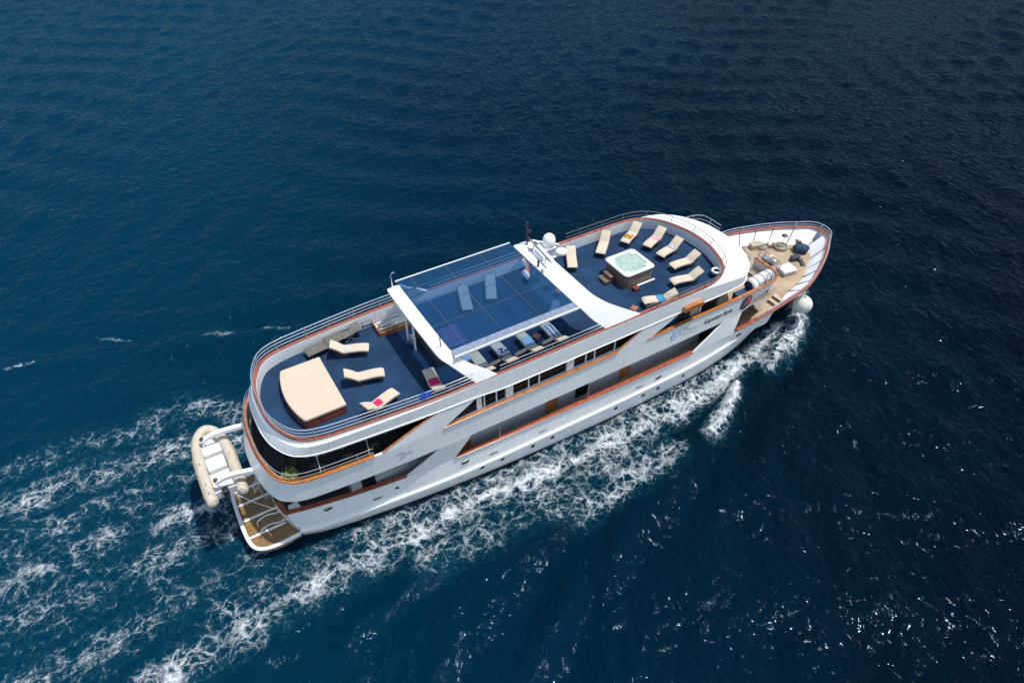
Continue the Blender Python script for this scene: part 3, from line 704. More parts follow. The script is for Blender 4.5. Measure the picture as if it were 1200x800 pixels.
# ---- slanted side panels between the bands
def panel(b0, b1, t0, t1, zb, zt, sg, name, flare=0):
    mb = MB(); rr = []; n = 8; th = .09
    for k in range(n+1):
        f = k/n; z = zb+(zt-zb)*f; xa = b0+(t0-b0)*f; xb = b1+(t1-b1)*f; row = []
        if flare: xb += flare*math.sin(f*math.pi)
        for m_ in range(5):
            x = xa+(xb-xa)*m_/4; row.append((x, sg*(S(x, z)+.004), z))
        for m_ in range(5):
            x = xb+(xa-xb)*m_/4; row.append((x, sg*(S(x, z)-th), z))
        rr.append(row)
    mb.loft(rr, True, False, cap=True); return mb.build(name, 'white', ship, smooth=True, bevel=.01)
for sg in (-1, 1):
    panel(6.35, 8.95, 8.25, 9.95, 2.73, 4.3, sg, 'slanted_panel')
    panel(24.9, 28.1, 27.3, 28.8, 2.75, 4.3, sg, 'slanted_panel', 0)
    panel(5.35, 8.4, 8.35, 10.6, 5.6, 6.95, sg, 'slanted_panel')
    panel(18.85, 21.1, 20.7, 23.4, 5.6, 6.72, sg, 'slanted_panel')
    for pts in (((5.3, 5.67), (8.3, 6.90)), ((18.75, 5.67), (20.6, 6.64))):
        (xa, za), (xb, zb_) = pts
        P = [(xa+(xb-xa)*k/6, sg*(S(xa+(xb-xa)*k/6, za+(zb_-za)*k/6)-.03), za+(zb_-za)*k/6) for k in range(7)]
        MB().tube(P, .05, 5).build('panel_trim', 'varnish', ship, smooth=True)

# ---- second deck window wall (mid)
salon = MB().b2((9.0, -3.3, 4.65), (20.4, 3.3, 6.64)).build('salon', 'white2', ship)
for sg in (-1, 1):
    y0, y1 = 3.58, 3.66
    MB().b2((8.7, sg*3.3, 5.1), (20.3, sg*3.77, 5.63)).build('window_sill', 'white2', salon)
    for xa, xb in ((10.35, 10.65), (11.97, 12.4), (15.66, 16.12)):
        MB().b2((xa, sg*3.42, 5.6), (xb, sg*(3.76 if xa > 11 else 3.66), max(6.63, zlow(xb)-.06))).build('pillar', 'white2', salon, bevel=.02)
    for xa in (10.78, 11.47, 13.36, 14.0, 16.93, 17.5, 18.85):
        MB().b2((xa-.035, sg*3.56, 5.62), (xa+.035, sg*3.68, max(6.63, zlow(xa)-.06))).build('mullion', 'white2', salon)
    xx = [8.9, 10.35, 10.75, 11.5, 11.97, 13.36, 14.0, 15.66, 16.93, 17.5, 18.85, 20.2]
    for a, b_ in ((9.0, 10.35), (10.65, 10.745), (10.815, 11.435), (11.505, 11.97), (12.4, 13.325), (13.395, 13.965), (14.035, 15.66), (16.12, 16.895), (16.965, 17.465), (17.535, 18.815), (18.885, 20.1)):
        MB().b2((a, sg*3.62, 5.6), (b_, sg*3.65, max(6.63, zlow(b_)-.06))).build('window', 'glass_dark', salon)
# bridge with dark wrap-round glass
bp_ = crom([(21.6, 3.5), (24.5, 3.55), (26.2, 3.5), (26.85, 3.2), (27.3, 2.4), (27.6, 1.2), (27.7, 0)], 5)
brg = [(p[0], -p[1]) for p in bp_] + [(p[0], p[1]) for p in bp_[-2::-1]]
bridge = MB().prism(brg, 4.65, 6.64).build('wheelhouse', 'grey_house', ship)
for a, b_, mm in ((21.6, 23.3, 'blue_glass'), (23.36, 24.3, 'black'), (24.35, 24.95, 'beige'), (25.1, 26.15, 'glass_dark')):
    for sg in (-1, 1):
        o = MB().b2((a, sg*3.54, 5.0), (b_, sg*(3.60), 6.58)).build('window' if mm != 'beige' else 'door', mm, bridge)
P = [(p[0]+.03, -p[1]*1.015, 0) for p in bp_ if p[0] > 26.15]; P = P+[(p[0], -p[1], 0) for p in P[-2::-1]]
MB().rib(P, .03, .03, 5.0, 6.56).build('front_window', 'glass_dark', bridge, smooth=True)
for sg in (-1, 1):
    MB().b2((25.0, sg*3.62, 5.0), (25.06, sg*3.68, 6.62)).build('post', 'white2', ship)
    # aft saloon wall behind the stern terrace
MB().b2((6.6, -3.2, 4.65), (6.75, 3.2, 6.62)).build('terrace_bulkhead', 'glass_dark', ship)
# wooden light boards
for sg in (-1, 1):
    lb = MB().b2((23.2, sg*3.98, 6.72), (24.55, sg*4.22, 7.02)).build('light_board', 'varnish', ship, bevel=.02)
# awning poles
for x, y in ((2.45, 3.5), (4.7, 3.68)):
    for sg in (-1, 1): MB().tube([(x, sg*(y-.04), 5.66), (x, sg*(y-.04), 6.9)], .028, 6).build('pole', 'metal', ship, smooth=True)
for x, z0, z1 in ((11.6, 2.7, 4.3), (17.2, 2.7, 4.3)):
    for sg in (-1, 1): MB().tube([(x, sg*(S(x, z0)-.05), z0), (x, sg*(S(x, z0)-.03), z1)], .03, 6).build('pole', 'metal', ship, smooth=True)
# roller hooks under the sun deck edge
for x in (2.1, 2.5, 2.75, 3.6, 4.6, 5.6):
    for sg in (-1, 1):
        y = ylo3(x)
        MB().tube([(x, sg*(y+.02), 6.93), (x+.02, sg*(y+.05), 6.78), (x+.05, sg*(y-.02), 6.72)], .016, 5).build('awning_hook', 'metal', band3, smooth=True)
MB().tube([(x, -(ylo3(x)-.05), 6.80) for x in np.linspace(2.0, 7.6, 12)], .035, 6).build('awning_roll', 'alu', band3, smooth=True)

# ---- railings: bent tube with separate posts
def railing(path, heights, spacing, name, parent, r=.02, lean=0., closed=False, mtl='metal'):
    P = [Vector(p) for p in path]
    mb = MB(); T = []
    for i in range(len(P)):
        a = P[i-1] if (i > 0 or closed) else P[i]; b_ = P[(i+1) % len(P)] if (i < len(P)-1 or closed) else P[i]
        t = (b_-a); t.z = 0; t.normalize(); T.append(Vector((t.y, -t.x, 0)))
    for hh in heights:
        mb.tube([p+T[i]*lean*hh+Vector((0, 0, hh)) for i, p in enumerate(P)], r if hh == heights[-1] else r*.75, 6, closed=closed)
    ro = mb.build(name, mtl, parent, smooth=True)
    acc = spacing*.5; last = 0
    for i in range(1, len(P)):
        acc += (P[i]-P[i-1]).length
        if acc >= spacing:
            acc = 0; q = P[i]
            MB().tube([q, q+T[i]*lean*heights[-1]+Vector((0, 0, heights[-1]))], r*.9, 6).build('post', mtl, ro, smooth=True)
    return ro
def dense(path, st=.25):
    P = [Vector(p) for p in path]; out = [P[0]]
    for a, b_ in zip(P, P[1:]):
        n = max(1, int((b_-a).length/st))
        out += [a+(b_-a)*k/n for k in range(1, n+1)]
    return out
ci = inset(cap3, .05)
aft = [p for p in ci[:60] if p[0] <= 10.2]
P = [(p[0], -p[1], 7.72) for p in aft[::-1]]+[(p[0], p[1], 7.72) for p in aft[1:]]
P = [(10.2, -ycap3(10.2)+.05, 7.72)]+P+[(10.2, ycap3(10.2)-.05, 7.72)]
railing(dense(P), (.2, .4, .6), 1.25, 'aft_railing', ship, .028)
for sg in (-1, 1):
    P = [(x, sg*(ycap3(x)-.05), 7.72) for x in np.arange(11.6, 17.95, .3)]
    railing(dense(P), (.22, .46), 1.1, 'side_railing', ship, .02)
fw = [p for p in ci if p[0] >= 20.4]
P = [(p[0], -p[1], 7.72) for p in fw]+[(p[0], p[1], 7.72) for p in fw[-2::-1]]
P = [(20.4, -ycap3(20.4)+.05, 7.72)]+P
railing(dense(P), (.2, .42), 1.5, 'forward_railing', ship, .022, lean=.25, mtl='grey_rail')
P = [(x, ycap3(x)-.05, 7.72) for x in np.arange(17.6, 20.5, .3)]
c2i = inset(cap2, .06)
st2 = [p for p in c2i[:45] if p[0] <= 5.2]
P = [(p[0], -p[1], 5.68) for p in st2[::-1]]+[(p[0], p[1], 5.68) for p in st2[1:]]
railing(dense(P), (.2, .42), 1.3, 'stern_railing', ship, .02, lean=.1)
f2 = [p for p in c2i if p[0] > 29.8 and p[1] > 1.3]
railing(dense([(p[0], -p[1], 5.68) for p in f2]), (.25, .5, .75), .42, 'terrace_railing', ship, .022, mtl='grey_rail')
f3 = [p for p in c2i if p[0] > 27.5 and p[1] > 1.7]
railing(dense([(p[0], p[1], 5.68) for p in f3]), (.3, .6), 1.2, 'terrace_railing', ship, .022)
bw = [p for p in cap1 if p[0] > 29.8]
P = [(p[0], -(p[1]-.07), p[2]+.02) for p in bw if p[1] > .2]+[(p[0], (p[1]-.07), p[2]+.02) for p in bw[::-1] if p[1] > .2]
railing(dense(P), (.17, .36), 1.7, 'bow_railing', ship, .026, lean=.12)

# ---- roof arches
def arch(rear, front, zt, name):
    """rear/front: list of (x, |y|, z) edge points from the flat top to the foot, swept to a slab"""
    mb = MB(); th = .13
    Rr = crom(rear, 5); Fr = crom(front, 5)
    full = [(Rr[i], Fr[i]) for i in range(len(Rr))]
    seq = [((a[0], -a[1], a[2]), (b_[0], -b_[1], b_[2])) for a, b_ in full[::-1]]+[((a[0], a[1], a[2]), (b_[0], b_[1], b_[2])) for a, b_ in full]
    rows_ = []; n = len(seq)
    for i in range(n):
        p0 = Vector(seq[max(i-1, 0)][0]); p1 = Vector(seq[min(i+1, n-1)][0]); t = (p1-p0).normalized()
        nrm = Vector((1, 0, 0)).cross(t).normalized()
        if nrm.z < 0: nrm = -nrm
        a, b_ = Vector(seq[i][0]), Vector(seq[i][1])
        rows_.append([a, a+(b_-a)*.5+nrm*.03, b_, b_-nrm*th, a-nrm*th])
    mb.loft(rows_, True, False, cap=True); return mb.build(name, 'white2', ship, smooth=True, bevel=.02)
ZR = 9.4
arch([(8.82, .3, ZR), (8.84, 2.3, ZR), (8.87, 2.8, ZR-.03), (9.0, 3.15, ZR-.2), (9.3, 3.35, 8.86), (9.67, 3.56, 8.42), (10.31, 3.88, 7.66)],
     [(9.52, .3, ZR), (9.53, 2.3, ZR), (9.56, 2.8, ZR-.03), (9.78, 3.2, ZR-.22), (10.2, 3.42, 8.72), (10.76, 3.63, 8.3), (11.52, 3.88, 7.66)], ZR, 'aft_arch')
arch([(16.42, .3, ZR), (16.43, 2.4, ZR), (16.45, 2.85, ZR-.03), (16.6, 3.2, ZR-.22), (16.95, 3.42, 8.72), (17.36, 3.64, 8.22), (17.92, 3.88, 7.66)],
     [(17.6, .3, ZR), (17.6, 2.2, ZR), (17.63, 2.7, ZR-.03), (17.85, 3.12, ZR-.18), (18.35, 3.36, 8.85), (19.24, 3.62, 8.3), (20.32, 3.88, 7.66)], ZR, 'forward_arch')
# tinted roof with mullions and grey edge gutter
RX0, RX1, RY = 9.52, 16.45, 3.3
roof = MB().b2((RX0, -RY+.45, 9.33), (RX1, RY, 9.35)).build('glass_roof', 'roof_glass', ship)
for x in (10.33, 12.34, 14.46): MB().b2((x-.009, -RY+.45, 9.352), (x+.009, RY, 9.36)).build('mullion', 'grey_rail', roof)
MB().b2((RX0, -.94, 9.354), (RX1, -.925, 9.364)).build('mullion', 'grey_rail', roof)
MB().b2((RX0, RY, 9.3), (RX1, RY+.06, 9.38)).build('roof_edge', 'white2', roof)
g = MB().b2((RX0, -RY-.02, 9.30), (RX1, -RY+.448, 9.352)).build('gutter', mat('grey_gutter', (.20, .24, .32), .5, var=.3, vscale=6), roof)
MB().b2((RX0, -RY-.09, 9.28), (RX1, -RY-.022, 9.38)).build('roof_edge', 'white2', roof)
MB().b2((RX0, RY-.9, 9.24), (RX1, RY-.86, 9.32)).build('roof_beam', 'alu', roof)
# supports under the aft arch
for y in (1.35, .45): MB().tube([(9.1, y, 7.0), (9.1, y, 9.3)], .055, 8).build('roof_post', 'white2', ship, smooth=True)
MB().box((9.1, .75, 7.55), (.28, .4, .3)).build('switch_box', 'alu', ship, bevel=.02)

# ---- equipment on the forward arch
mast = MB().tube([(17.2, 2.72, ZR), (17.2, 2.72, 10.62)], .05, 8).build('mast', 'dark_metal', ship, smooth=True)
MB().lathe([(.0, 0), (.09, 0), (.1, .08), (.06, .16), (0, .2)], (17.2, 2.72, 10.6), 12).build('mast_light', 'black', mast, smooth=True)
MB().box((17.33, 2.7, 10.15), (.2, .12, .2)).build('signal_lamp', 'black', mast, bevel=.02); MB().box((17.2, 2.6, 9.75), (.16, .22, .26)).build('signal_lamp', 'black', mast, bevel=.02)
MB().tube([(17.2, 2.3, 10.4), (17.2, 3.05, 10.4)], .02, 5).build('spreader', 'dark_metal', mast)
def dome(prof, c_): return MB().lathe(prof, c_, 24).build('antenna_dome', 'white2', ship, smooth=True)
pl = MB().box((18.0, 1.95, ZR-.05), (.9, .7, .05)).build('bracket', 'white2', ship, bevel=.01)
dome([(.0, 0), (.3, 0), (.34, .08), (.36, .3), (.345, .45), (.29, .6), (.19, .7), (.08, .75), (0, .76)], (18.15, 1.95, ZR-.02))
MB().box((18.1, 1.0, ZR-.12), (.9, .12, .05)).build('bracket', 'white2', ship)
dome([(0, 0), (.22, 0), (.31, .08), (.33, .16), (.3, .24), (.18, .31), (0, .33)], (18.35, 1.0, ZR-.1))
MB().tube([(16.95, .1, ZR+.5), (17.15, 2.3, ZR+.5)], .07, 4).build('radar_scanner', 'alu', ship)
for y in (.55, 1.9): MB().tube([(17.0+y*.06, y, ZR), (17.0+y*.06, y, ZR+.46)], .05, 6).build('scanner_stand', 'white2', ship)
MB().box((17.15, 1.2, ZR+.14), (.42, .9, .26), rz=.05).build('radar_housing', 'white2', ship, bevel=.04)
MB().tube([(17.35, .25, ZR+.3), (17.5, 2.2, ZR+.32)], .03, 5).build('antenna_bar', 'white2', ship)
for x, y, r_ in ((17.0, 2.0, .16), (17.42, 1.15, .17), (17.38, .62, .13)): MB().lathe([(0, 0), (r_, 0), (r_, .05), (r_*.6, .1), (0, .11)], (x, y, ZR+.01), 14).build('deck_vent', 'alu', ship, smooth=True)
MB().tube([(16.55, .55, ZR), (16.55, .55, ZR+.4)], .06, 8).build('horn_post', 'black', ship)
MB().lathe([(0, 0), (.1, 0), (.13, .1), (.1, .22), (0, .26)], (16.5, .0, ZR+.03), 14).build('search_light', 'white2', ship, smooth=True)
MB().box((16.55, -.1, ZR-.12), (.2, .3, .22)).build('loudspeaker', 'black', ship, bevel=.02)
for x, y in ((9.2, 2.95), (9.25, -2.45)):
    MB().tube([(x, y, ZR-.02), (x, y, ZR+.72), (x+.05, y-.03, ZR+.84), (x+.18, y-.06, ZR+.86)], .03, 6).build('whip_lamp', 'metal' if y > 0 else 'dark_metal', ship, smooth=True)
# flag streaming aft from a short staff
staff = MB().tube([(16.75, .9, ZR), (16.0, .92, ZR+.68)], .02, 5).build('flag_staff', 'metal', ship)
mb = MB(); rr = []
for i in range(13):
    u = i/12; rr.append([(16.0-.35*u+.10*math.sin(u*7)*v_-.32*v_, .9-.95*u+.12*math.sin(u*9+v_*3)-.10*v_, ZR+.62-.30*v_-.25*u+.07*math.sin(u*8+v_*2)) for v_ in [k/6 for k in range(7)]])
mb.loft(rr); fl = mb.build('flag', 'flag', ship, smooth=True)
uv = fl.data.uv_layers.new(name='UVMap')
vs_ = [tuple(v.co) for v in fl.data.vertices]; gridp = {tuple(round(c, 4) for c in p): (i/12, 1-k/6) for i, row in enumerate(rr) for k, p in enumerate(row)}
for lp in fl.data.loops:
    co = tuple(round(c, 4) for c in fl.data.vertices[lp.vertex_index].co); best = gridp.get(co)
    if best is None: best = min(gridp.items(), key=lambda kv: sum((a-b_)**2 for a, b_ in zip(kv[0], co)))[1]
    uv.data[lp.index].uv = best

# ---- port stairs and guards
for k in range(11):
    x = 10.3-k*.22; z = 6.85-k*.205
    MB().b2((x-.24, 2.5, z-.03), (x, 3.6, z)).build('stair_tread', 'beige', ship) if k < 9 else None
MB().b2((8.0, 3.62, 4.66), (10.4, 3.68, 6.88)).build('stair_liner', 'grey_house', ship)
MB().b2((8.1, 3.0, 6.55), (10.35, 3.6, 6.8)).build('stair_landing', 'beige', ship, bevel=.02)
MB().b2((8.05, 2.62, 6.95), (10.35, 2.74, 7.22)).build('stair_handrail', 'beige', ship, bevel=.02)
MB().b2((8.0, 2.28, 6.7), (10.42, 2.345, 7.28)).build('stair_coaming', 'varnish', ship, bevel=.01)
MB().b2((7.93, 2.3, 6.7), (7.995, 3.5, 7.25)).build('stair_coaming', 'redwood', ship, bevel=.01)
for y, zz in ((2.31, .55), (2.9, .35)):
    railing(dense([(8.02, y, 7.2), (10.3, y, 7.2)]), (zz*.5, zz), 1.1, 'stair_handrail', ship, .025)
MB().tube([(8.0, 3.0, 7.3), (9.0, 3.0, 7.15), (10.2, 3.0, 7.25)], .04, 6).build('stair_handrail', 'beige', ship, smooth=True)
railing(dense([(6.15, 3.28, 7.0), (7.9, 3.32, 7.0)]), (.08, .52), .34, 'guard_rail', ship, .03, mtl='alu')

# ---- bow terrace: slatted bench, stairs with rails, steps
for k in range(4): MB().b2((31.12+k*.13, -3.05, 4.95), (31.21+k*.13, -1.3, 4.99)).build('bench_slat', 'beige', ship)
for y in (-2.9, -2.2, -1.45): MB().b2((31.15, y-.03, 4.65), (31.6, y+.03, 4.948)).build('bench_leg', 'mahogany', ship)
for k in range(8):
    x = 31.95+k*.22; z = 4.55-k*.21
    MB().b2((x, -1.2, z-.04), (x+.26, -.25, z)).build('stair_tread', 'teak', ship)
MB().b2((31.86, .0-.2, 2.85), (31.98, 1.65, 4.95)).build('front_bulkhead', 'white2', ship)
MB().b2((31.86, -1.28, 2.85), (33.1, -1.22, 4.6)).build('stair_side', 'white2', ship); MB().b2((31.98, -.24, 2.85), (32.8, -.2, 4.3)).build('stair_side', 'white2', ship)
for y in (-1.25, -.22):
    mb = MB()
    mb.tube([(31.6, y, 5.5), (31.9, y, 5.62), (32.4, y, 5.3), (33.6, y, 3.95), (33.75, y, 3.6), (33.75, y, 2.9)], .028, 6)
    mb.tube([(31.9, y, 5.3), (32.4, y, 4.95), (33.6, y, 3.6)], .02, 6)
    for x, z0, z1 in ((31.6, 4.65, 5.5), (32.3, 4.1, 5.38), (33.0, 3.5, 4.62)): mb.tube([(x, y, z0), (x, y, z1)], .022, 6)
    mb.build('stair_handrail', 'metal', ship, smooth=True)
MB().tube([(31.6, -1.25, 5.5), (31.58, -.75, 5.6), (31.6, -.22, 5.5)], .025, 6).build('gate_bar', 'dark_metal', ship, smooth=True)
for k, x in enumerate((32.95, 33.3)):
    MB().b2((x, -3.25, 2.2), (x+.3, -2.45, 2.5+.2*k)).build('deck_step', 'mahogany', ship, bevel=.01)
    MB().b2((x-.02, -3.27, 2.505+.2*k), (x+.3, -2.43, 2.535+.2*k)).build('deck_step', 'beige', ship, bevel=.01)
for k in range(5): MB().b2((.5, -1.2, 1.9-k*.0), (.52, 1.2, 1.92)).build('sill', 'teak', ship) if k == 0 else None
MB().box((.95, -2.2, 2.35), (.5, .42, .8), rz=.2).build('stern_locker', 'white2', ship, bevel=.04)

# ---- swim platform
plh = crom([(-1.6, 0), (-1.58, 1.0), (-1.5, 1.75), (-1.3, 2.18), (-.9, 2.42), (-.3, 2.5), (.8, 2.46)], 5)
outl = [(p[0], -p[1], .86) for p in plh[::-1]]+[(p[0], p[1], .86) for p in plh[1:]]
plat = MB().prism([(p[0], p[1]) for p in outl], .5, .80).build('swim_platform', 'teak_shaded', ship)
MB().rib(outl, .0, .09, -.26, .03).build('platform_rim', 'white2', plat, smooth=False, bevel=.02)
MB().rib(outl, .09, .0, -.06, .028).build('platform_edge', 'white2', plat, bevel=.01)
for y in (1.7, .75, -.3, -1.42): MB().b2((-1.52, y-.06, .80), (.35, y+.06, .845)).build('platform_beam', 'white2', plat, bevel=.01)
MB().prism([(p[0]*.9+.1, p[1]*.86) for p in outl], -.6, .49).build('platform_support', 'black_red', plat)
lad = MB()
for y in (1.55, 1.15): lad.tube([(-.5, y, .86), (-.1, y, 1.35), (.15, y, 2.5)], .03, 6)
for k in range(5): lad.tube([(-.45+.12*k, 1.15, .95+.3*k), (-.45+.12*k, 1.55, .95+.3*k)], .02, 5)
lad.build('boarding_ladder', 'metal', ship, smooth=True)
for y0 in (-1.0, -1.6):
    MB().tube([tuple(p) for p in crom([(-.9, y0-.1, .84), (-.85, y0-.1, 1.35), (-.4, y0-.05, 1.5), (.1, y0-.2, 1.55), (.42, y0-.3, 1.7)], 5)], .025, 6).build('platform_handrail', 'metal', ship, smooth=True)
MB().tube([tuple(p) for p in crom([(-.2, .9, 1.5), (-.15, .5, 1.2), (.0, .1, 1.3), (.1, .3, 1.9), (.05, .6, 2.4)], 6)], .03, 6).build('hose', 'alu', ship, smooth=True)
MB().tube([(-1.55, 1.75, .95), (-.6, -.3, 1.8), (.35, -2.15, 2.74)], .02, 5).build('mooring_line', 'white2', ship)

# ---- davits
for y0, y1 in ((2.45, 2.7), (-.72, -.2)):
    P = crom([(.25, y0, 4.46), (-.6, y0+(y1-y0)*.4, 4.52), (-1.3, y0+(y1-y0)*.75, 4.48), (-1.9, y1, 4.26)], 4)
    rr = []
    for i, p in enumerate(P):
        h_ = .13-.04*i/len(P); rr.append([(p[0], p[1]-.12, p[2]-h_), (p[0], p[1]+.12, p[2]-h_), (p[0], p[1]+.12, p[2]+h_), (p[0], p[1]-.12, p[2]+h_)])
    d = MB().loft(rr, True, False, cap=True).build('davit', 'white2', ship, bevel=.03)
    MB().lathe([(0, 0), (.1, 0), (.12, .05), (.1, .12), (0, .14)], (-1.82, y1, 4.33), 12).build('sheave', 'dark_metal', d, smooth=True)

# ---- writing and emblems on the starboard (and port) side
from mathutils.bvhtree import BVHTree
bpy.context.view_layer.update()
BV = [BVHTree.FromObject(o, bpy.context.evaluated_depsgraph_get()) for o in [band2]+[c for c in ship.children if c.name.startswith('slanted_panel')]]
def yskin(x, z, sg):
    best = 0
    for t_ in BV:
        hit = t_.ray_cast(Vector((x, sg*9, z)), Vector((0, -sg, 0)))
        if hit[0] is not None: best = max(best, abs(hit[0].y))
    return best if best > 2.5 else 3.8
def text(s, x, z, size, m, sg=-1, shear=.3, ext=.004, name='name_lettering', sx=1.0, z_off=0):
    c_ = bpy.data.curves.new(name, 'FONT'); c_.body = s; c_.size = size; c_.shear = shear; c_.extrude = ext; c_.offset = .006
    o = bpy.data.objects.new('tmp', c_); col.objects.link(o)
    dg = bpy.context.evaluated_depsgraph_get(); me = bpy.data.meshes.new_from_object(o.evaluated_get(dg)); col.objects.unlink(o); bpy.data.objects.remove(o)
    me.name = name
    for v in me.vertices:
        lx, lz, ld = v.co.x*sx, v.co.y, v.co.z
        xx = x + (lx if sg < 0 else -lx); zz = z + lz
        v.co = (xx, sg*(yskin(xx, zz, sg)+.008+abs(ld)), zz)
    me.materials.clear(); me.materials.append(M[m]); o = bpy.data.objects.new(name, me); col.objects.link(o); o.parent = ship; return o
text('Kapetan Bota', 25.25, 4.78, .46, 'ink', -1, .35, sx=.92)
text('Kapetan Bota', 28.1, 4.78, .46, 'ink', 1, .35, sx=.92)
for sg in (-1, 1):
    def sp(pts, r_, m_, nm):
        MB().tube([(x, sg*(yskin(x, z, sg)+.012), z) for x, z in [tuple(p) for p in crom(pts, 4)]], r_, 4).build(nm, m_, ship)
    sp([(23.15, 5.02), (22.9, 5.08), (22.78, 4.92), (22.95, 4.78), (23.25, 4.85)], .025, 'inkblue', 'logo_mark')
    sp([(23.3, 4.88), (23.45, 5.0), (23.55, 4.86), (23.68, 4.98)], .014, 'inkblue', 'logo_mark')
    sp([(23.75, 5.15), (23.85, 5.2), (23.9, 5.12)], .035, 'inkblue', 'logo_mark')
    sp([(23.95, 4.95), (24.1, 5.02), (24.25, 4.93), (24.45, 5.0), (24.75, 4.95)], .012, 'inkgrey', 'logo_mark')
    sp([(23.7, 4.72), (24.1, 4.74), (24.5, 4.73)], .010, 'inkgrey', 'logo_mark')
    sp([(5.9, 5.15), (6.15, 5.2), (6.35, 5.0), (6.1, 4.95)], .010, 'inkgrey', 'crest_mark')
    sp([(6.0, 4.75), (6.3, 4.82), (6.55, 5.05), (6.75, 4.9)], .010, 'inkgrey', 'crest_mark')
    # round emblem: navy disc with a red and pale figure
    def disc(cx, cz, rx_, rz_, off, m_, nm, a0=0, a1=2*math.pi):
        n = 28; rr = []
        for f in (1, .8, .6, .4, .2, .02):
            P = [(cx+rx_*f*math.cos(a0+(a1-a0)*k/n), cz+rz_*f*math.sin(a0+(a1-a0)*k/n)) for k in range(n)]
            rr.append([(x, sg*(yskin(x, z, sg)+off), z) for x, z in P])
        MB().loft(rr, True).build(nm, m_, ship, smooth=True)
    disc(28.76, 4.93, .52, .55, .02, 'navyp', 'emblem_disc')
    disc(28.90, 5.08, .33, .36, .03, 'red', 'emblem_figure'); disc(28.95, 5.2, .07, .08, .04, 'white2', 'emblem_figure'); disc(28.64, 4.86, .15, .1, .03, 'red', 'emblem_figure')

# ================================================================== OBJECTS ON THE SHIP
SD = 7.0
# ---- sun loungers
def make_lounger(name, label, flat=False, cush='cushion', wood='rattan', nocush=False, rise=.42):
    t = thing(name, label, 'sun lounger')
    if flat: prof = [(0, .30), (.12, .34), (.6, .33), (1.2, .32), (1.35, .35), (1.65, .42), (1.95, .47)]
    else: prof = [(0, .29), (.10, .345), (.45, .36), (.85, .33), (1.18, .31), (1.3, .36), (1.55, .33+rise*.55), (1.86, .33+rise)]
    P = crom(prof, 4)
    def strip(w_, th, off=0):
        rr = []
        for i, (x, z) in enumerate(P):
            a = P[max(i-1, 0)]; b_ = P[min(i+1, len(P)-1)]; tx, tz = b_[0]-a[0], b_[1]-a[1]; l = math.hypot(tx, tz); nx_, nz_ = -tz/l, tx/l
            rr.append([(x+nx_*off, -w_/2, z+nz_*off), (x+nx_*(off+th*.8), -w_/2+.02, z+nz_*(off+th*.8)), (x+nx_*(off+th), -w_/2+.07, z+nz_*(off+th)), (x+nx_*(off+th), w_/2-.07, z+nz_*(off+th)),
                       (x+nx_*(off+th*.8), w_/2-.02, z+nz_*(off+th*.8)), (x+nx_*off, w_/2, z+nz_*off)])
        return MB().loft(rr, True, False, cap=True)
    fr_ = strip(.66, .045).build('frame', wood, t, smooth=True)
    if not nocush: strip(.60, .055, .047).build('cushion', cush, t, smooth=True)
    for x0, x1 in ((.18, .12), (1.0, 1.45), (1.45, .95)):
        for y in (-.29, .29):
            MB().tube([(x0, y, .31), (x1, y, 0)], .025, 5).build('leg', wood, t, smooth=True)
    if not flat:
        for y in (-.26, .26): MB().tube([(1.7, y, .33+rise*.7), (1.45, y, .12)], .018, 5).build('back_strut', wood, t, smooth=True)
    return t
LG = 'cream cushioned sun loungers on the open sun deck'
proto = make_lounger('sun_lounger', 'cream sun lounger')
spots = [
 (22.07, 2.16, 43, 'raised cream lounger without towel, just aft of the one with a yellow towel'),
 (24.06, 2.35, 27, 'cream sun lounger by the port rail under a yellow and brown patterned towel'),
 (24.94, 1.30, 21, 'cream sun lounger with a pink towel across its middle, ahead of the hot tub'),
 (24.99, .14, 12, 'cream sun lounger with a navy and white striped towel, ahead of the hot tub'),
 (24.85, -1.10, -2, 'bare cream lounger next to the one with a navy striped towel'),
 (23.85, -2.25, -10, 'bare cream lounger on the starboard side, nearest the white ring'),
 (21.35, -2.78, -20, 'cream sun lounger with a teal and blue towel close against the starboard rail')]
lg = []
for i, (x, y, a, lb) in enumerate(spots):
    if i == 0: o = proto; o.location = (x, y, SD); o.rotation_euler = (0, 0, R(a)); o['label'] = lb; o['group'] = LG
    else: o = dup(proto, (x, y, SD), R(a), lb, LG)
    lg.append(o)
for x, y, a, lb in ((6.96, 1.51, 155, 'cream lounger with a pale grey towel, next to the bare grey wicker loungers'),
                    (6.92, -.55, 164, 'cream lounger with raised back and no towel in the middle of the aft deck'),
                    (6.90, -2.05, 197, 'cream sun lounger with a magenta towel beside the aft starboard rail, in full sun')):
    lg.append(dup(proto, (x, y, SD), R(a), lb, LG))
fl0 = make_lounger('sun_lounger', 'flat cream sun lounger on the port side right behind the white satellite domes', flat=True)
fl0.location = (19.81, 1.83, SD); fl0.rotation_euler = (0, 0, R(59)); fl0['group'] = LG
UG = 'sun loungers under the glass roof'
dk = make_lounger('sun_lounger', 'sand coloured sun lounger with a magenta towel in the shadow of the aft arch', cush='cushion', rise=.34)
dk.location = (8.86, -1.5, SD); dk.rotation_euler = (0, 0, R(-97)); dk['group'] = UG
for x, lb in ((11.3, 'sand coloured lounger without towel, just forward of the aft arch foot'),
              (12.6, 'sand coloured sun lounger under the gutter with a dark patterned towel'),
              (14.1, 'sand coloured sun lounger under the gutter with a light blue towel'),
              (15.6, 'sand coloured sun lounger under the gutter with a white and blue striped towel')):
    dup(dk, (x, -1.62, SD), R(-90), lb, UG)
dup(fl0, (12.74, 1.55, SD), R(71), 'flat sun lounger seen through the tinted roof, the one nearer the aft arch', UG)
dup(fl0, (14.31, 1.72, SD), R(63), 'flat sun lounger seen through the tinted roof, the one nearer the forward arch', UG)
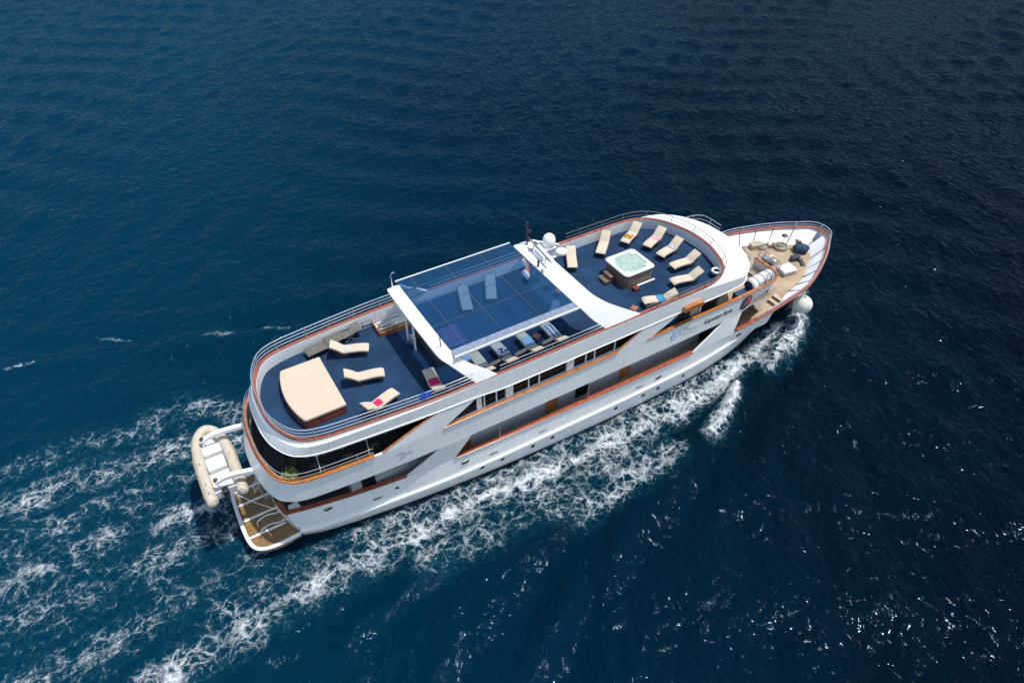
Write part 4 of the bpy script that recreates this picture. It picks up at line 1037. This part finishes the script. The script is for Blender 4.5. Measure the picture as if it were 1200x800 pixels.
gr = make_lounger('wicker_lounger', 'bare grey wicker lounger by the port rail, behind the big sunbed', flat=True, wood='greyrattan', nocush=True)
gr.location = (4.15, 2.72, SD); gr.rotation_euler = (0, 0, R(8)); gr['group'] = 'bare grey wicker loungers by the port rail'
dup(gr, (5.25, 2.98, SD+.05), R(6), 'bare grey wicker lounger nearer the stairs, touching the foot end of the other', 'bare grey wicker loungers by the port rail')

def towel(l, d0, d1, wd, m, label, rise=.42, flat=False):
    """towel draped over lounger l from d0 to d1 along it"""
    pr = np.array([(0, .30), (.10, .345), (.45, .36), (.85, .33), (1.18, .31), (1.3, .36), (1.55, .33+rise*.55), (1.86, .33+rise)])
    q = crom([tuple(p) for p in pr], 4); mb = MB(); rr = []; n = 10
    for i in range(n+1):
        d = d0+(d1-d0)*i/n; z = float(np.interp(d, q[:, 0], q[:, 1]))+.116; row = []
        for j in range(n+1):
            v_ = (j/n-.5)*wd; v_ += .02*math.sin(i*1.3+j*.4)
            zz = z+.008*math.sin(i*1.9+j*.7)+.006*math.sin(j*2.1)
            if abs(v_) > .3: zz -= (abs(v_)-.3)*1.6; 
            row.append((d+.015*math.sin(j*.9), v_, zz))
        rr.append(row)
    mb.loft(rr); o = mb.build('towel', m, None, smooth=True); sol = o.modifiers.new('thick', 'SOLIDIFY'); sol.thickness = .012; sol.offset = 1
    o.location = l.location; o.rotation_euler = l.rotation_euler; return tag(o, label, 'towel')
towel(lg[1], .3, .78, .5, 'yellowt', 'yellow and brown patterned towel lying on a cream lounger')
towel(lg[2], .85, 1.15, .66, 'pinkt', 'pink towel laid across the middle of a cream lounger')
towel(lg[3], .95, 1.3, .56, 'stripet', 'navy and white striped towel on a cream lounger')
towel(lg[6], .75, 1.2, .68, 'tealt', 'teal and blue towel on the lounger against the starboard rail')
towel(lg[7], .85, 1.15, .4, 'greyt', 'pale grey towel on the lounger beside the grey wicker ones')
towel(lg[9], .85, 1.25, .4, 'magenta', 'magenta towel on the sunlit lounger at the aft starboard rail')
ul = [o for o in bpy.data.objects if o.get('group') == UG]; ul.sort(key=lambda o: (o.location.y > 0, o.location.x))
towel(ul[0], .75, 1.2, .5, 'magenta', 'magenta towel on the lounger in the shadow of the aft arch', .34)
towel(ul[2], .5, 1.1, .6, 'purplet', 'dark patterned towel on a lounger under the roof edge', .34)
towel(ul[3], .45, 1.05, .56, 'lightblue', 'light blue towel on a lounger under the roof edge', .34)
towel(ul[4], .2, 1.2, .5, 'whitet', 'white and blue striped towel on a lounger under the roof edge', .34)
for x, lb in ((11.85, 'white bolster beside the lounger nearest the aft arch foot'), (13.38, 'white bolster between the dark and the light blue towel'), (15.0, 'white bolster between the light blue and the striped towel')):
    b_ = MB().lathe([(0, -.36), (.07, -.35), (.09, -.3), (.095, 0), (.09, .3), (.07, .35), (0, .36)], seg=12, axis='X').build('bolster', 'cushion', None, smooth=True)
    b_.location = (x, -2.85, SD+.42); b_.rotation_euler = (0, 0, R(6)); tag(b_, lb, 'bolster', 'white bolsters under the roof edge')
# little tables that carry the bolsters
for x, lb in ((11.85, 'low table under the bolster nearest the aft arch foot'), (13.38, 'low table under the middle bolster'), (15.0, 'low table under the forward bolster')):
    tb = thing('side_table', lb, 'table', (x, -2.85, SD), 0, 'low tables under the roof edge')
    MB().box((0, 0, .305), (.42, .36, .03)).build('tabletop', 'rattan', tb, bevel=.008)
    for a in (-.17, .17):
        for b2_ in (-.14, .14): MB().tube([(a, b2_, 0), (a, b2_, .29)], .018, 5).build('leg', 'rattan', tb)

# ---- big sunbed at the stern
sb = thing('sunbed', 'huge cream sunbed with curved end and mahogany sides at the stern of the sun deck', 'sunbed', (3.4, 0, SD))
half = [(-1.14, 0), (-1.1, .6), (-.98, 1.25), (-.82, 1.78), (-.74, 1.86), (1.18, 1.86), (1.18, 0)]
hh = [tuple(p) for p in crom(half[:4], 4)]+half[4:6]
ol = [(p[0], -p[1]) for p in hh]+[(p[0], p[1]) for p in hh[::-1] if p[1] > 0]
MB().prism([(p[0]*.98, p[1]*.985) for p in ol], 0, .46).build('base', 'mahogany', sb, bevel=.02)
MB().prism(ol, .465, .62).build('mattress', 'canvas', sb, bevel=.05)

# ---- hot tub
tub = thing('hot_tub', 'square hot tub with brown panels and foaming pale green water', 'hot tub', (22.42, -.1, SD), 0)
def rsq(h_, r_, z, n=5):
    out = []
    for cx, cy, a0 in ((h_-r_, h_-r_, 0), (-h_+r_, h_-r_, 90), (-h_+r_, -h_+r_, 180), (h_-r_, -h_+r_, 270)):
        for k in range(n+1): a = R(a0+90*k/n); out.append((cx+r_*math.cos(a), cy+r_*math.sin(a), z))
    return out
MB().loft([rsq(1.0, .22, .0), rsq(1.0, .22, .84)], True, False, cap=True).build('cabinet', 'brownpanel', tub, smooth=True)
MB().loft([rsq(1.0, .25, .84), rsq(1.06, .28, .86), rsq(1.07, .28, .92), rsq(1.0, .26, .96), rsq(.90, .25, .965), rsq(.83, .3, .93), rsq(.80, .3, .84)], True, False).build('shell', 'acrylic', tub, smooth=True)
mb = MB(); n = 28; rr = []
for i in range(n+1):
    rr.append([((i/n-.5)*1.62, (j/n-.5)*1.62, .89+.012*math.sin(i*1.7+j)+.01*math.sin(j*2.3)) for j in range(n+1)])
mb.loft(rr); mb.build('water', 'tub_water', tub, smooth=True)
for sx_, sy_ in ((.72, .72), (-.74, .70), (.73, -.7), (-.72, -.72)):
    MB().lathe([(0, 0), (.16, 0), (.19, .03), (.14, .07), (0, .08)], (sx_, sy_, .885), 14).build('headrest', 'acrylic', tub, smooth=True)
MB().b2((-.55, -1.16, .02), (1.05, -1.06, .09)).build('plinth_strip', 'white2', tub, bevel=.01)
for loc, rz, lb in (((21.1, .15, SD), R(0), 'brown two-tread step at the aft side of the hot tub'), ((23.78, .35, SD), R(180), 'brown two-tread step half hidden on the forward side of the hot tub')):
    s_ = thing('tub_step', lb, 'step', loc, rz, 'steps beside the hot tub')
    MB().b2((-.42, -.36, 0), (-.08, .36, .22)).build('lower_tread', 'brownpanel', s_, bevel=.02)
    MB().b2((-.075, -.36, 0), (.24, .36, .44)).build('upper_tread', 'brownpanel', s_, bevel=.02)
tag(MB().box((0, 0, .12), (.35, .3, .22)).build('foot_stool', 'mahogany', None, bevel=.03, loc=(21.9, -1.42, SD)), 'small dark stool at the starboard aft corner of the hot tub', 'stool')

# ---- white ring lamp / life ring holder at the front
lr = thing('pool_ring', 'round blue tub holding a white ring in the forward starboard corner', 'container', (26.75, -2.75, SD))
MB().lathe([(0, 0), (.27, 0), (.33, .1), (.34, .3), (.30, .3), (.28, .12), (0, .1)], (0, 0, 0), 18).build('drum', 'navyp', lr, smooth=True)
a_ = [( .24*math.cos(R(k)), .24*math.sin(R(k)), .36) for k in range(0, 360, 20)]
MB().tube(a_, .07, 8, closed=True).build('ring', 'white2', lr, smooth=True)
# wooden stool etc.
def stool(x, y, lb, m_='varnish', s_=.36, z=SD):
    t = thing('stool', lb, 'stool', (x, y, z), R(20)); MB().box((0, 0, .38), (s_, s_, .05)).build('seat', m_, t, bevel=.01)
    for a in (-1, 1):
        for b_ in (-1, 1): MB().tube([(a*s_*.4, b_*s_*.4, 0), (a*s_*.42, b_*s_*.42, .36)], .02, 5).build('leg', m_, t)
    return t
stool(17.9, .4, 'orange wooden stool beneath the forward arch, seen through the roof edge')
stool(20.5, -3.0, 'wooden stool tucked in behind the foot of the forward arch')
stool(14.75, -2.2, 'brown stool between the light blue towel and the striped towel', 'mahogany')
# bar table with purple top seen through the roof
bt = thing('bar_table', 'dark purple topped table under the aft part of the glass roof', 'table', (10.85, -.3, SD))
MB().box((0, 0, .72), (1.1, 1.5, .06)).build('tabletop', mat('purple_top', (.16, .07, .20), .5, var=.3), bt, bevel=.02); MB().tube([(0, 0, 0), (0, 0, .7)], .06, 8).build('pedestal', 'dark_metal', bt); MB().lathe([(0, 0), (.35, 0), (.33, .04), (0, .05)], (0, 0, 0), 16).build('base', 'dark_metal', bt)
tag(MB().box((0, 0, .22), (.5, .45, .42)).build('cool_box', 'lightblue', None, bevel=.05, loc=(10.9, -1.75, SD)), 'light blue cool box beside the purple topped table', 'cool box')
cb = thing('folding_chair', 'white folding chair under the glass roof by the forward arch', 'chair', (16.7, -.9, SD), R(30))
MB().box((0, 0, .42), (.42, .42, .03)).build('seat', 'white2', cb); MB().box((.2, 0, .68), (.03, .42, .35), ry=.15).build('backrest', 'white2', cb)
for y in (-.2, .2): MB().tube([(-.2, y, 0), (.2, y, .5)], .015, 5).build('leg', 'metal', cb); MB().tube([(.2, y, 0), (-.2, y, .42)], .015, 5).build('leg', 'metal', cb)
# bar cabinet behind the posts
bc = thing('bar_counter', 'dark bar counter under the aft arch behind the white posts', 'bar', (9.75, .1, SD))
MB().b2((-.2, -1.4, 0), (.3, 1.4, 1.0)).build('cabinet', 'rattan', bc, bevel=.02); MB().b2((-.26, -1.46, 1.002), (.36, 1.46, 1.05)).build('countertop', 'black', bc, bevel=.01)
# towels on the rail, green cloth
def rail_towel(x, m_, lb, w_=.55):
    mb = MB(); y = -(ycap3(x)-.05); P = [(y-.03, 7.95), (y-.03, 8.3), (y-.01, 8.345), (y+.02, 8.345), (y+.04, 8.3), (y+.04, 8.05)]
    mb.loft([[(x-w_/2+w_*k/6, p[0]+.01*math.sin(k*2), p[1]) for p in P] for k in range(7)])
    return tag(mb.build('towel', m_, None, smooth=True), lb, 'towel')
rail_towel(7.75, 'bluetowel', 'royal blue towel hung over the aft starboard rail')
tag(MB().lathe([(0, 0), (.11, 0), (.12, .12), (.05, .24), (0, .26)], (9.85, -3.2, SD), 12).build('watering_can', 'green', None, smooth=True), 'small bright green bottle on deck beside the aft arch foot', 'bottle').name = 'bottle'
tag(MB().box((0, 0, .12), (.35, .25, .2)).build('bag', 'purplet', None, bevel=.05, loc=(9.3, -3.05, SD)), 'small dark bag on deck beside the rail next to the shaded lounger', 'bag')

# ---- second deck stern terrace: dining chairs and tables
def chair_set():
    t = thing('dining_chair', 'dark rattan chair on the shaded stern terrace', 'chair')
    MB().box((0, 0, .45), (.48, .48, .06)).build('seat', 'rattan', t, bevel=.02); MB().box((-.24, 0, .72), (.05, .48, .5), ry=-.12).build('backrest', 'rattan', t, bevel=.02)
    for a in (-.2, .2):
        for b_ in (-.2, .2): MB().tube([(a, b_, 0), (a, b_, .43)], .02, 5).build('leg', 'rattan', t)
    return t
ch0 = chair_set(); CG = 'dark rattan chairs on the shaded stern terrace'
cspots = [(1.5, -1.6, -20), (1.35, -.2, 0), (1.5, 1.4, 10), (2.5, -2.6, 60), (3.9, -2.7, 90), (5.2, -2.75, 90), (3.1, .2, 180)]
for i, (x, y, a) in enumerate(cspots):
    if i == 0: o = ch0; o.location = (x, y, 4.65); o.rotation_euler = (0, 0, R(a))
    else: o = dup(ch0, (x, y, 4.65), R(a), 'dark rattan chair on the shaded stern terrace', CG)
    o['group'] = CG
for i, (x, y) in enumerate(((2.2, -1.0), (4.3, -1.8))):
    t = thing('dining_table', ('square dark table at the stern end of the shaded terrace', 'square dark table further inside the shaded terrace')[i], 'table', (x, y, 4.65), R(10*i), 'tables on the shaded stern terrace')
    MB().box((0, 0, .73), (.9, .9, .05)).build('tabletop', 'black', t, bevel=.01)
    for a in (-.38, .38):
        for b_ in (-.38, .38): MB().tube([(a, b_, 0), (a, b_, .7)], .025, 5).build('leg', 'rattan', t)
pp = thing('potted_plant', 'yellow green potted plant on the starboard corner of the stern terrace', 'plant', (1.22, -2.72, 4.95))
MB().lathe([(0, 0), (.14, 0), (.19, .35), (.17, .35), (.15, .3), (0, .3)], (0, 0, 0), 14).build('pot', 'beige', pp, smooth=True)
mb = MB()
for i in range(170):
    u, v_ = random.random()*6.283, random.random(); rad = .36*(random.random()**.5); x, y = rad*math.cos(u), rad*math.sin(u); z = .45+v_*.5*(1-rad)
    a = random.random()*6.283; b_ = random.uniform(-.6, .9); L_ = random.uniform(.06, .12)
    d = Vector((math.cos(a)*math.cos(b_), math.sin(a)*math.cos(b_), math.sin(b_)))*L_; s_ = d.cross(Vector((0, 0, 1))).normalized()*L_*.35; c_ = Vector((x, y, z))
    mb.add([c_-d, c_+s_, c_+d, c_-s_+Vector((0, 0, .01))], [(0, 1, 2, 3)])
mb.build('foliage', 'leaf', pp)
MB().tube([(0, 0, .3), (.02, 0, .6)], .02, 5).build('stem', 'rattan', pp)

# ---- liferaft canister on the bow terrace
lf = thing('liferaft_canister', 'white cylindrical liferaft canister on a cradle at the starboard corner of the bow terrace', 'liferaft', (30.25, -3.28, 4.65), R(4))
MB().lathe([(0, -.98), (.34, -.97), (.42, -.90), (.44, -.6), (.44, .6), (.42, .90), (.34, .97), (0, .98)], (0, 0, .98), 24, 'X').build('canister', 'acrylic', lf, smooth=True)
for x in (-.55, 0, .55): MB().lathe([(.44, -.03), (.457, -.03), (.457, .03), (.44, .03)], (x, 0, .98), 24, 'X').build('strap', 'inkgrey' if x else 'red', lf, smooth=True)
MB().lathe([(0, -1.0), (.3, -1.0), (.3, -.975), (0, -.97)], (0, 0, .98), 20, 'X').build('end_cover', 'navyp', lf, smooth=True)
for x in (-.6, .6):
    MB().b2((x-.04, -.4, 0), (x+.04, .4, .5)).build('cradle', 'dark_metal', lf)
tag(MB().b2((-.5, -.22, 0), (.5, .22, .75)).build('deck_locker', 'navyp', None, bevel=.02, loc=(28.75, -3.35, 4.65)), 'dark low locker right behind the liferaft canister', 'locker')

# ---- bow deck gear
BZ = 2.93
hb = thing('hatch_box', 'white lidded hatch box standing on the bow deck by the stairs', 'hatch', (35.75, -1.3, BZ), R(-8))
MB().b2((-.5, -.4, 0), (.5, .4, .3)).build('box', 'alu', hb, bevel=.03); MB().b2((-.55, -.45, .302), (.55, .45, .40)).build('lid', 'acrylic', hb, bevel=.04)
wd = thing('windlass', 'grey anchor windlass with white drum beside the bow stairs', 'windlass', (35.2, -.1, BZ), R(20))
MB().b2((-.4, -.3, 0), (.4, .3, .3)).build('bedplate', 'dark_metal', wd, bevel=.03)
MB().lathe([(0, -.5), (.24, -.5), (.26, -.42), (.16, -.36), (.16, -.1), (.26, -.04), (.26, .04), (.16, .1), (.16, .36), (.26, .42), (.24, .5), (0, .5)], (0, 0, .5), 16, 'Y').build('drum', 'alu', wd, smooth=True)
MB().box((.35, 0, .5), (.3, .25, .4)).build('motor', 'white2', wd, bevel=.05)
for x, y, r_, lb in ((37.7, .95, .50, 'large coil of beige rope with a dark lamp post in it on the bow deck'), (36.6, 1.7, .38, 'smaller coil of rope against the port bulwark of the bow')):
    rc_ = thing('rope_coil', lb, 'rope', (x, y, BZ+.02), 0, 'rope coils on the bow deck')
    mb = MB(); P = []
    for k in range(0, 150): a = k*.42; rr_ = r_-(.045*(a/6.283) % (r_*.7)); P.append((rr_*math.cos(a), rr_*math.sin(a), .03+.05*int(a/6.283/4)+.05))
    mb.tube(P, .04, 5); mb.lathe([(0, 0), (r_, 0), (r_*.98, .1), (0, .12)], (0, 0, -.02), 18); mb.build('coil', 'rope', rc_, smooth=True)
dl = thing('deck_lamp', 'dark mushroom lamp on a thin pole above the larger rope coil', 'lamp', (37.75, .95, BZ+.2))
MB().tube([(0, 0, -.1), (0, 0, .8)], .02, 6).build('pole', 'metal', dl); MB().lathe([(0, .0), (.2, 0), (.22, .05), (.1, .12), (0, .13)], (0, 0, .8), 16).build('lamp_shade', 'black', dl, smooth=True)
bo = thing('bollard', 'double mooring bollard near the port bulwark of the bow, beside the smaller rope coil', 'bollard', (37.1, 1.45, BZ), R(-30), 'bollards on the bow deck')
MB().b2((-.35, -.15, 0), (.35, .15, .06)).build('base', 'dark_metal', bo, bevel=.01)
for x in (-.2, .2): MB().lathe([(0, 0), (.09, 0), (.08, .2), (.12, .3), (.1, .36), (0, .37)], (x, 0, .05), 14).build('post', 'beige', bo, smooth=True)
dup(bo, (37.5, -1.15, BZ), R(60), 'double mooring bollard against the starboard bulwark of the bow', 'bollards on the bow deck')
dup(bo, (34.9, 2.1, BZ), R(-10), 'double mooring bollard near the port foot of the bow stairs', 'bollards on the bow deck')
sp_ = thing('samson_post', 'thick beige mooring post beside the navy tarpaulin bundle', 'post', (38.45, .25, BZ))
MB().b2((-.09, -.12, 0), (.09, .12, .85)).build('post', 'beige', sp_, bevel=.02); MB().b2((-.12, -.2, .7), (.12, .2, .8)).build('crossbar', 'dark_metal', sp_, bevel=.02)
mb = MB(); rr = []
for i in range(13):
    th_ = math.pi*i/12-math.pi/2
    rr.append([((.55+.05*math.sin(3*a+i))*math.cos(th_)*math.cos(a), (.42+.04*math.sin(5*a))*math.cos(th_)*math.sin(a), max(0, .32+.36*math.sin(th_)+.03*math.sin(4*a))) for a in [2*math.pi*k/18 for k in range(18)]])
o = mb.loft(rr, True).build('tarpaulin_bundle', 'navy', None, smooth=True, loc=(38.5, -.1, BZ)); o.rotation_euler = (0, 0, R(-50)); tag(o, 'navy blue tarpaulin bundle at the very front of the bow deck', 'tarpaulin')
for x, y, s_, lb in ((36.2, 1.95, .42, 'beige gear box against the port bulwark nearest the stairs'), (37.35, -.6, .3, 'small dark gear box in the middle of the bow deck')):
    o = thing('gear_box', lb, 'box', (x, y, BZ), R(-15), 'gear boxes on the bow deck'); MB().b2((-s_, -s_*.6, 0), (s_, s_*.6, .32)).build('box', 'beige' if y > 0 else 'dark_metal', o, bevel=.03); MB().b2((-s_-.02, -s_*.6-.02, .322), (s_+.02, s_*.6+.02, .36)).build('lid', 'beige' if y > 0 else 'dark_metal', o, bevel=.01)
# ---- ball fender outside the bow
bf = thing('ball_fender', 'big round white buoy fender hanging outside the starboard bow', 'fender', (35.2, -3.62, 1.95))
MB().lathe([(.62*math.sin(R(k)) if 0 < k < 180 else 0, -.62*math.cos(R(k))) for k in range(0, 181, 12)], (0, 0, 0), 28).build('ball', 'fender', bf, smooth=True)
MB().tube([(0, 0, .6), (-.1, .0, 1.65)], .02, 5).build('rope', 'rope', bf); MB().lathe([(0, .58), (.1, .58), (.08, .72), (0, .73)], (0, 0, 0), 12).build('eye', 'fender', bf, smooth=True)

# ---- inflatable dinghy on the davits
dg_ = thing('inflatable_boat', 'beige inflatable boat with white floor slung across the stern on davits', 'boat', (-1.58, 1.45, 3.72), R(90))
# local +x points to the bow (world +y)
def side(sg):
    return [(-2.45, sg*.66, 0), (-2.2, sg*.70, 0), (-1.0, sg*.72, 0), (.4, sg*.71, .02), (1.3, sg*.62, .06), (1.95, sg*.40, .14)]
tp = side(-1)+[(2.25, 0, .2)]+side(1)[::-1]
Pt = crom(tp, 5); rad = []
for i, p in enumerate(Pt):
    e = min(i, len(Pt)-1-i); rad.append(.27*min(1, .25+e*.22) if e < 4 else .27)
MB().tube([tuple(p) for p in Pt], rad, 14).build('tube', 'hypalon', dg_, smooth=True)
MB().prism([(-1.95, -.5), (-1.95, .5), (1.2, .48), (1.75, .25), (1.9, 0), (1.75, -.25), (1.2, -.48)], -.24, -.05).build('floor', 'acrylic', dg_, bevel=.03)
MB().b2((-2.02, -.48, -.25), (-1.94, .48, .22)).build('transom', 'acrylic', dg_, bevel=.01)
MB().b2((.55, -.45, -.05), (1.25, .45, .18)).build('bow_locker', 'acrylic', dg_, bevel=.05)
MB().b2((-.55, -.44, -.05), (-.15, .44, .20)).build('seat', 'acrylic', dg_, bevel=.04)
MB().b2((-.15, -.43, -.049), (.0, .43, -.03)).build('floor_seam', 'inkgrey', dg_)
for sg in (-1, 1):
    MB().tube([(x, sg*(.99 if x < 1 else .85), .06) for x in np.arange(-2.0, 1.31, .3)], .015, 5).build('grab_line', 'rope', dg_)
    for x in (-1.9, -1.3, .1, .9): MB().box((x, sg*(.72), .272), (.16, .06, .012)).build('patch', 'inkgrey', dg_)
om = MB().box((-2.2, 0, .32), (.36, .3, .36)).build('outboard_motor', 'black', dg_, bevel=.06)
MB().box((-2.22, 0, -.15), (.14, .1, .7)).build('motor_leg', 'dark_metal', om, bevel=.02)
for y, x in ((2.7, -1.85), (-.2, -1.85)):
    o = MB().tube([(x, y, 4.25), (x+.1, y, 3.8)], .02, 5); o = o.build('lifting_strap', 'inkgrey', None); tag(o, 'dark lifting strap on the davit at the %s of the inflatable boat' % ('bow' if y > 0 else 'motor end'), 'strap')
